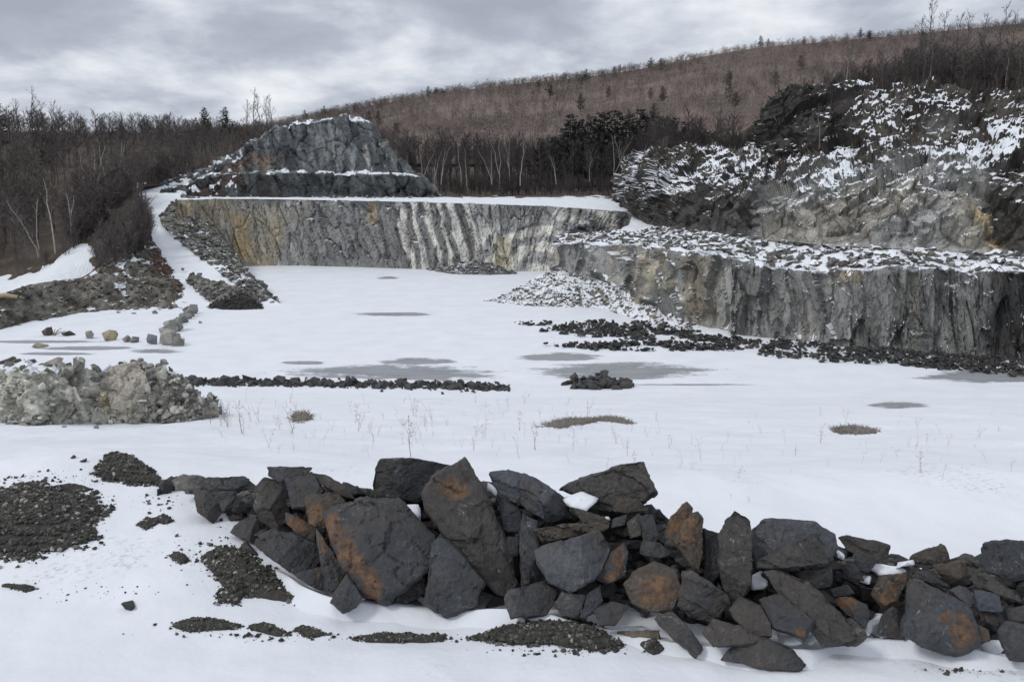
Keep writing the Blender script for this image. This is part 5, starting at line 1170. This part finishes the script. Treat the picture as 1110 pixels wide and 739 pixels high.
# dark rubble bands in front of the right wall
rng = np.random.default_rng(95)
BANDS = [[(533,351),(580,351),(640,355),(700,357),(760,361),(850,367),(850,375),(760,371),(700,369),(640,366),(575,358)], [(588,375),(640,373),(700,373),(760,374),(860,376),(830,381),(760,380),(690,381),(640,379)], [(815,384),(850,370),(930,377),(1010,384),(1090,390),(1130,396),(1130,412),(1060,404),(960,396),(860,390)], [(600,352),(700,350),(740,356),(660,358)]]
big = []
for bi, b_ in enumerate(BANDS):
    a = np.array(b_, float); n = [900, 650, 1300, 260][bi]; xs = rng.uniform(a[:, 0].min(), a[:, 0].max(), n * 8); ys = rng.uniform(a[:, 1].min(), a[:, 1].max(), n * 8)
    ok = inside(a, xs, ys + 2.4 * fbm(np.stack([xs * 0.08, ys * 0.2, 0 * xs], 1), 2)) & (fbm(np.stack([xs * 0.02, ys * 0.16, 0 * xs], 1) + bi, 3) > (-0.12 if bi < 2 else -0.3)); q = np.stack([xs, ys], 1)[ok][:n]
    W = np.array([FL(*t) for t in q]); W[:, 2] = 0.35 * rng.random(len(W)) ** 2
    stones('rubble', W, 0.10 + 0.34 * rng.random(len(W)) ** 1.6, rng, [np.array([0.05, 0.05, 0.052]), np.array([0.07, 0.066, 0.06]), np.array([0.038, 0.038, 0.04])], M['rubble_snow'], rng.uniform(-0.5, -0.02, len(W)), flat=0.7)
    for t in q[:: [14, 13, 14, 26][bi]]: big.append((bi, t))
lab = ['dark block in the upper rubble band on the snow before the right wall', 'dark block in the lower rubble band on the snow before the right wall', 'dark block in the rubble along the foot of the right wall', 'dark block in the thin topmost rubble band by the talus']
for i, (bi, (x, y)) in enumerate(big):
    g = FL(x, y); g[2] = 0.15 * random.random()
    lay(x, y, random.uniform(7, 12), ['dark', 'black', 'brown2'][i % 3], lab[bi], 'rock', 'blocks in ' + ['the upper rubble band', 'the lower rubble band', 'the wall foot rubble', 'the topmost rubble band'][bi], 'rubble_block', pos=g, flat=0.75)
# single boulders on the left of the pit
for x, y, s_, m, l, fl in [(53, 363, 15, 'brown', 'brown boulder at the left end of the boulder line, by dead branches', 0.8), (74, 363.5, 16, 'brown', 'brownish low boulder second from left in the boulder line', 0.6), (97, 366.5, 13, 'pale', 'small white rounded boulder in the boulder line', 1.0),
                           (119, 369, 16, 'tan', 'tan dome-shaped boulder in the middle of the boulder line', 0.95), (138, 370.5, 12, 'grey', 'left one of a touching pair of grey boulders', 0.95), (146, 371, 11, 'grey', 'right one of a touching pair of grey boulders', 0.95), (166, 373, 14, 'grey', 'square dark grey boulder beside the boulder wall end', 1.2),
                           (43, 376, 20, 'tan', 'flat tan boulder alone in the snow before the boulder line', 0.4)]:
    lay(x, y, s_, m, l, 'boulder', 'boulders in a line on the left', 'boulder', fl)
BWALL = [(183, 374, 21), (192, 375, 18), (182, 366, 18), (190, 367, 17), (186, 360, 17), (193, 358, 17), (191, 353, 17), (198, 350, 16), (201, 346, 16), (206, 343, 15), (210, 340, 15), (203, 339, 12), (178, 361, 12)]
WN = ['largest pale boulder at the near end of the boulder wall', 'low pale boulder at the right near end of the boulder wall', 'pale boulder just above the largest in the boulder wall', 'boulder right in the second rank of the boulder wall', 'left boulder in the third rank of the boulder wall', 'right boulder in the third rank of the boulder wall', 'middle boulder of the boulder wall', 'pale boulder past the middle of the boulder wall', 'boulder third from the far end of the wall', 'boulder second from the far end of the wall', 'pale boulder at the far end of the boulder wall', 'small boulder left of the far end of the wall', 'small boulder on the left side of the boulder wall']
for i, (x, y, s_) in enumerate(BWALL): lay(x, y, s_, ['pale', 'grey', 'pale', 'grey'][i % 4], WN[i], 'boulder', 'boulders of the pale boulder wall', 'boulder')
for i, (x, y) in enumerate([(218, 350), (145, 340), (168, 340), (128, 339), (300, 330), (272, 334), (217, 298), (246, 300), (198, 292)]):
    lay(x, y, 7, 'grey', ['tiny grey stone right of the boulder wall top', 'grey stone at the bank foot, second from left', 'grey stone at the bank foot, right of three', 'grey stone at the bank foot, left of three', 'stone at the tip of the rubble berm', 'stone at the foot of the rubble berm', 'stone on the snow road beside the berm', 'stone on the upper side of the snow road', 'upright stone post by the snow road'][i], 'stone', 'single stones around the snow road', pos=(G(x, y) if y > 325 else P(x, y, 121 if i < 8 else 125)))
# low dark stones at the left edge, behind the pale heap
LD_ = [(4, 394, 20), (18, 394, 22), (32, 394, 20), (46, 394.5, 14), (75, 396, 8), (86, 397, 13), (101, 396, 9), (168, 405, 16), (186, 404, 10), (10, 391, 16)]
DN = ['dark stone at the very left edge behind the pale heap', 'big dark brown lump behind the pale heap, near the left edge', 'dark stone right of the brown lump behind the pale heap', 'rusty brown stone next to the white lump', 'tiny dark stone between white lump and pale heap top', 'dark stone on the snow above the pale heap, middle', 'small brown stone on the snow above the pale heap', 'low dark stone right of the pale heap top', 'square brown stone standing right of the pale heap top', 'dark stone behind the others at the left edge']
for i, (x, y, s_) in enumerate(LD_): lay(x, y, s_, ['black', 'brown'][i % 2], DN[i], 'stone', 'dark stones around the pale heap', flat=[0.7, 0.7, 0.7, 0.7, 1, 0.8, 0.8, 0.5, 1.6, 0.8][i])
lay(58, 396, 26, 'pale', 'white crumbly lump of stone behind the pale heap', 'boulder', None, 'boulder', 0.6)

# ------------------------------------------------------------------ pale heap on the ramp at the left
hb = [(-60, 452), (-20, 452), (5, 455), (40, 461), (80, 460), (120, 460), (165, 458), (205, 457), (232, 452)]
hc = [(-60, 408), (-20, 402), (8, 400), (40, 401), (80, 402), (112, 398), (145, 392), (190, 414), (228, 440)]
hm = [(-60, 430), (-20, 428), (6, 426), (40, 424), (80, 426), (115, 424), (160, 422), (200, 430), (231, 446)]
r0 = [G(*q) + np.array([0, 0, -0.15]) for q in hb]
r1 = [P(*q, b_[1] + 0.45) for q, b_ in zip(hm, r0)]; r2 = [P(*q, b_[1] + 1.15) for q, b_ in zip(hc, r0)]
r3 = [q + np.array([-0.3, 4.0, -2.3]) for q in r2]
for k in range(len(r3)): r3[k][2] = float(ground_z(r3[k][:1], r3[k][1:2])[0]) - 0.1
sh = Sheet([r0, r1, r2, r3], 300, [34, 34, 14]); p = sh.flat; v = sh.v.ravel(); px, py = topix(p)
f1, g1, cv = facets(p * 0.75, 0.4); f2, g2, ev = facets(p * 2.0, 0.3, 4); f3, g3, gv = facets(p * 5.0, 0.3, 7); sh.push(-(0.2 * fbm(p * 0.6, 3) + 0.38 * f1 + 0.20 * f2 + 0.07 * f3 - 0.15 * sstep(0.06, 0, g1)) * np.clip(v * 4, 0, 1))
c = lerp(const(len(p), np.array([0.20, 0.195, 0.17])), const(len(p), np.array([0.36, 0.35, 0.31])), sstep(-0.3, 0.35, fbm(p * 0.9, 4)))
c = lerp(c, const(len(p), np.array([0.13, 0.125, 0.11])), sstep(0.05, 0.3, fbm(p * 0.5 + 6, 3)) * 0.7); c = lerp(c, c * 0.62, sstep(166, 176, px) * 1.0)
c = lerp(c, const(len(p), np.array([0.36, 0.28, 0.14])), np.exp(-((px - 114) / 4) ** 2 - ((py - 428) / 14) ** 2) * 0.9)
c = c * (0.75 + 0.5 * ev[:, None]) * 1.6
sn = np.clip(0.9 * sstep(1.75, 2.15, v + 0.25 * fbm(p * 0.9, 3)) + 0.42 * sstep(0.1, 0.4, fbm(p * 0.7 + 3, 3)) * (v > 0.9) + 0.3 * (px < 35) * sstep(0.0, 0.3, fbm(p * 0.5, 3)), 0, 1)
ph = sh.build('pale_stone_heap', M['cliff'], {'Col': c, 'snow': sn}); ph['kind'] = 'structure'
rng = np.random.default_rng(97); q = np.concatenate([sh.sample(420, rng, 0.0, 2.1, 0, 0.7), sh.sample(480, rng, 0.0, 2.1, 0.72, 1.0), sh.sample(200, rng, 0.0, 0.3)])
stones('rubble', q, 0.22 * rng.uniform(0.25, 1, 1100) ** 2.6 + 0.025, rng, [np.array([0.36, 0.35, 0.31]), np.array([0.44, 0.425, 0.38]), np.array([0.27, 0.265, 0.24]), np.array([0.2, 0.195, 0.175])], M['rubble'])
def big_rock(pts, mat, label, Y, thick, seed, rust=(), name='boulder', group=None, amt=1.2, cuts=2):
    a = np.array(pts, float); o = heap_rock(pts, mat, label, 0, thick, rust, seed, None, name, 'boulder', 0.4, cuts, P(*a.mean(0), Y), amt, group or 'boulders of the pale heap'); return o
Yh = float(r0[5][1])
big_rock([(112,404),(125,396),(145,393),(158,402),(163,425),(160,445),(150,458),(128,459),(113,440)], 'pale', 'big smooth pale face block in the middle of the pale heap', Yh + 0.85, 0.3, 301, amt=3.0, cuts=4)
big_rock([(84,410),(100,402),(112,408),(112,450),(100,459),(86,452)], 'grey', 'rough grey block left of the smooth pale face block', Yh + 0.8, 0.5, 302)
big_rock([(36,455),(44,447),(56,447),(66,456),(60,463),(40,463)], 'grey', 'rounded blue-grey boulder at the front foot of the pale heap', Yh - 0.1, 0.7, 303)
big_rock([(52,445),(68,444),(80,457),(76,460),(66,457)], 'brown', 'rust-red slab behind the rounded blue-grey boulder', Yh + 0.15, 0.6, 304, [(66, 451, 16, 9)])
big_rock([(44,424),(50,419),(58,421),(56,429),(47,430)], 'tan', 'pale tan boulder set in the left of the pale heap', Yh + 0.65, 0.7, 305)
big_rock([(45,436),(60,434),(68,441),(58,447),(46,446)], 'grey', 'grey slab above the rust-red slab in the pale heap', Yh + 0.45, 0.6, 306)
for i, (x, y, s_) in enumerate([(2, 458, 14), (14, 460, 14), (27, 461, 13), (69, 463, 8), (104, 464, 8), (1, 452, 12)]):
    lay(x, y, s_, 'grey' if i % 2 else 'pale', ['pale stone at the left edge below the pale heap', 'grey stone second from the left edge below the pale heap', 'pale stone third from the left edge below the pale heap', 'small flat stone right of the blue-grey boulder', 'small flat stone in snow below the smooth face block', 'grey stone at the left edge, upper of two'][i], 'stone', 'small stones before the pale heap', flat=0.8)

# ------------------------------------------------------------------ thin ice and slush on the pit floor
def mat_ice():
    m, t, b = newmat('wet_ice')
    g = N(t, 'ShaderNodeNewGeometry'); e = attr(t, 'edge'); n1 = noise(t, g.outputs['Position'], 0.8, 6, 0.65); mp = N(t, 'ShaderNodeMapping'); mp.inputs['Scale'].default_value = (0.12, 0.5, 1); t.links.new(g.outputs['Position'], mp.inputs['Vector'])
    n2 = noise(t, mp.outputs[0], 1.0, 5, 0.6)
    k = M_(t, 'ADD', e.outputs['Fac'], M_(t, 'MULTIPLY', M_(t, 'SUBTRACT', M_(t, 'ADD', n1.outputs[0], M_(t, 'MULTIPLY', n2.outputs[0], 2.0)), 1.5), 1.5))
    mr = N(t, 'ShaderNodeMapRange', interpolation_type='SMOOTHSTEP'); t.links.new(k, mr.inputs[0]); mr.inputs[1].default_value = -0.05; mr.inputs[2].default_value = 0.85
    col = mixc(t, n2.outputs[0], (0.17, 0.182, 0.20), (0.44, 0.455, 0.475)); t.links.new(col, b.inputs['Base Color']); b.inputs['Roughness'].default_value = 0.45
    t.links.new(M_(t, 'MULTIPLY', mr.outputs[0], 0.92), b.inputs['Alpha']); return m
M['ice'] = mat_ice()
for i, (x, y, wx, wy) in enumerate([(430, 404, 118, 8.5), (455, 391, 42, 3.6), (330, 393, 24, 2.2), (429, 340.5, 40, 2.2), (575, 423.5, 22, 3), (488, 425, 34, 3.0), (608, 386, 46, 5), (672, 402, 100, 10), (735, 419, 90, 3.2), (690, 424, 40, 3.4), (972, 439, 32, 3.4), (1075, 407, 80, 7), (420, 301, 14, 1.5), (90, 377, 50, 2.2), (60, 383, 40, 1.6), (170, 380, 34, 2.4), (45, 370, 60, 1.6), (590, 318, 14, 1.2)]):
    ys = np.linspace(-1, 1, 15); xs = np.linspace(-1, 1, 41); V = []; E = []
    for b_ in ys:
        for a_ in xs:
            q = FL(x + a_ * wx * 1.25, y + b_ * wy * 1.25, 0.02 + 0.001 * i) if y < 429 else G(x + a_ * wx * 1.25, y + b_ * wy * 1.25) + np.array([0, 0, 0.02])
            V.append(q); E.append(max(-1.0, 1.05 - 1.5 * (a_ * a_ + b_ * b_)))
    link('thin_ice', mesh_np('thin_ice', V, grid_faces(40, 14), [M['ice']], True, {'edge': np.array(E)}), kind='structure')

# ------------------------------------------------------------------ tufts and dry weeds standing in the snow
def weed_mesh(k):
    rs = np.random.default_rng(3000 + k); B = TB()
    for s_ in range(rs.integers(1, 3)):
        ln = rs.normal(size=2) * 0.22; pts = [np.array([rs.normal() * 0.04, rs.normal() * 0.04, -0.05])]
        for i in range(1, 6): f = i / 5; pts.append(np.array([ln[0] * f ** 1.5 + rs.normal() * 0.015, ln[1] * f ** 1.5 + rs.normal() * 0.015, f * rs.uniform(0.85, 1.0)]))
        B.tube(pts, [0.008, 0.007, 0.006, 0.005, 0.004, 0.002], 3)
        for b in range(rs.integers(2, 8)):
            f = rs.uniform(0.35, 1.0); o = pts[min(int(f * 5), 4)]; d = rs.normal(size=3) * np.array([0.7, 0.7, 0.4]) + np.array([0, 0, 0.5]); e = o + d * rs.uniform(0.08, 0.22); B.tube([o, e], [0.004, 0.002], 3)
            if rs.random() < 0.5:
                for _ in range(3): B.sliver(e, e + rs.normal(size=3) * 0.04, 0.010, rs)
    V, T = B.get(); return mesh_np('dry_weed', V, T, [M['weed']], False)
WM = [weed_mesh(k) for k in range(12)]
rng = np.random.default_rng(99)
def weed(x, y, hpx, label, group):
    g = G(x, y); h = hpx * g[1] / F; o = link('dry_weed', WM[rng.integers(12)], None, g); o.scale = (h, h, h); o.rotation_euler = (0, 0, rng.uniform(0, 6.28)); o['label'] = label; o['category'] = 'weed'; o['group'] = group
for x, y, h, l in [(445, 495, 50, 'tall bare weed stalk above the broad black crest block'), (562, 497, 30, 'curved weed stalk just above the sloping slab'), (580, 488, 36, 'branched weed leaning right above the sloping slab'), (262, 470, 40, 'tall twiggy weed right of the pale heap'), (318, 470, 45, 'tall twiggy weed beside the round brown tuft'), (461, 462, 20, 'dark-headed short weed in the middle of the snowfield'), (617, 502, 12, 'little low shrub sprig above the highest jutting block'), (246, 462, 30, 'pinkish weed at the right foot of the pale heap'), (812, 545, 12, 'low twiggy sprig above the tall spire'), (793, 540, 10, 'faint sprig left of the low twiggy one'), (997, 512, 30, 'slanting stalk low in the right snowfield'), (760, 500, 28, 'pair of thin stalks at middle right'), (890, 480, 26, 'stalks left of the bare brown streak'), (1022, 520, 24, 'forked stalk near the right edge of the snowfield')]:
    weed(x, y, h, l, 'dry weeds in the snowfield')
for i in range(290):
    x = rng.uniform(225, 1100) if i % 3 else rng.uniform(225, 640); y = float(rng.normal(462 if x < 650 else 485, 17))
    if y < 436 or y > 545: continue
    weed(x, y, (5 + 19 * rng.random() ** 2) * (0.75 if x > 700 else 1.0), 'thin dry weed ' + ('between the pale heap and the round brown tuft' if x < 318 else 'between the round brown tuft and the tall bare weed' if x < 445 else 'below the right half of the long stone row' if x < 575 else 'around the long brown grass streak' if x < 700 else 'between the two brown grass streaks' if x < 890 else 'around and right of the short brown streak') + (', nearer' if y > 475 else ', farther'), 'thin weeds in the open snow')
for i in range(26): weed(rng.uniform(226, 250), rng.uniform(447, 464), rng.uniform(12, 20), 'pinkish dry grass stalk at the right foot of the pale heap', 'grass stalks beside the pale heap')
def tuft(pts, seed, n, label):
    rng = np.random.default_rng(seed); a = np.array(pts, float); W = np.array([G(*q) for q in a]); c0 = W.mean(0); B = TB()
    k = 24; ring = resample(np.concatenate([W, W[:1]]), k)[:-1]; V = []; Fc = []
    for f in (1.0, 0.85, 0.6, 0.3, 0.03):
        r_ = c0 + (ring - c0) * f; r_[:, 2] = ground_z(r_[:, 0], r_[:, 1]) - 0.06 + 0.16 * (1 - f ** 3); V.append(r_)
    V = np.concatenate(V)
    for i in range(4):
        for j in range(k): Fc.append((i * k + j, i * k + (j + 1) % k, (i + 1) * k + (j + 1) % k, (i + 1) * k + j))
    o = link('grass_tuft', mesh_np('grass_tuft', V, Fc, [M['tuft']], True)); o['label'] = label; o['category'] = 'grass tuft'; o['group'] = 'bare tufts in the snowfield'
    for _ in range(n):
        f = rng.random() ** 0.5; j = rng.integers(k); b = c0 + (ring[j] - c0) * f; b[2] = float(ground_z(b[:1], b[1:2])[0]) + 0.08 * (1 - f)
        B.sliver(b, b + np.array([rng.normal() * 0.12, rng.normal() * 0.12, rng.uniform(0.04, 0.14)]), 0.012, rng)
    V, T = B.get(); link('blades', mesh_np('blades', V, T, [M['tuft']], False), o, kind='stuff')
M['tuft'] = mat_plain('brown_dead_grass', (0.14, 0.125, 0.11), (0.24, 0.215, 0.19), 9)
tuft([(315,452),(320,446),(334,446),(341,454),(330,459),(318,458)], 1, 500, 'round brown tuft alone in the snow right of the pale heap')
tuft([(583,463),(600,456),(640,453),(660,454),(640,459),(605,465)], 2, 700, 'long brown streak of dead grass in the middle snowfield')
tuft([(640,456),(655,452),(676,453),(692,460),(668,459)], 3, 300, 'thin tapering end of the brown grass streak')
tuft([(900,465),(915,463),(938,464),(955,468),(928,472),(906,470)], 4, 500, 'bare brown streak in the right snowfield')

# ------------------------------------------------------------------ driftwood and a log on the left
g0, g1 = P(-6, 322, 97), P(20, 323, 96.5); B = TB(); B.tube([g0, 0.5 * (g0 + g1) + np.array([0, 0, 0.25]), g1 + np.array([0, 0, 0.1])], [0.28, 0.26, 0.2], 8); V, T = B.get()
o = link('log', mesh_np('log', V - g0, T, [M['logwood']], True), None, g0); o['label'] = 'yellowish cut log on the bank at the left picture edge'; o['category'] = 'log'
g0 = G(58, 364); B = TB(); rs = np.random.default_rng(5)
for dx, dz in [(0.9, 0.8), (0.5, 0.5), (1.2, 0.5), (0.2, 0.7)]: B.tube([np.array([0, 0, 0.0]), np.array([dx * 0.5, 0.1, dz * 0.7]), np.array([dx, 0.1, dz])], [0.07, 0.05, 0.02], 4)
V, T = B.get(); o = link('dead_branch', mesh_np('dead_branch', V, T, [M['weed']], True), None, g0); o['label'] = 'dead forked branch sticking up beside the brown boulder'; o['category'] = 'branch'
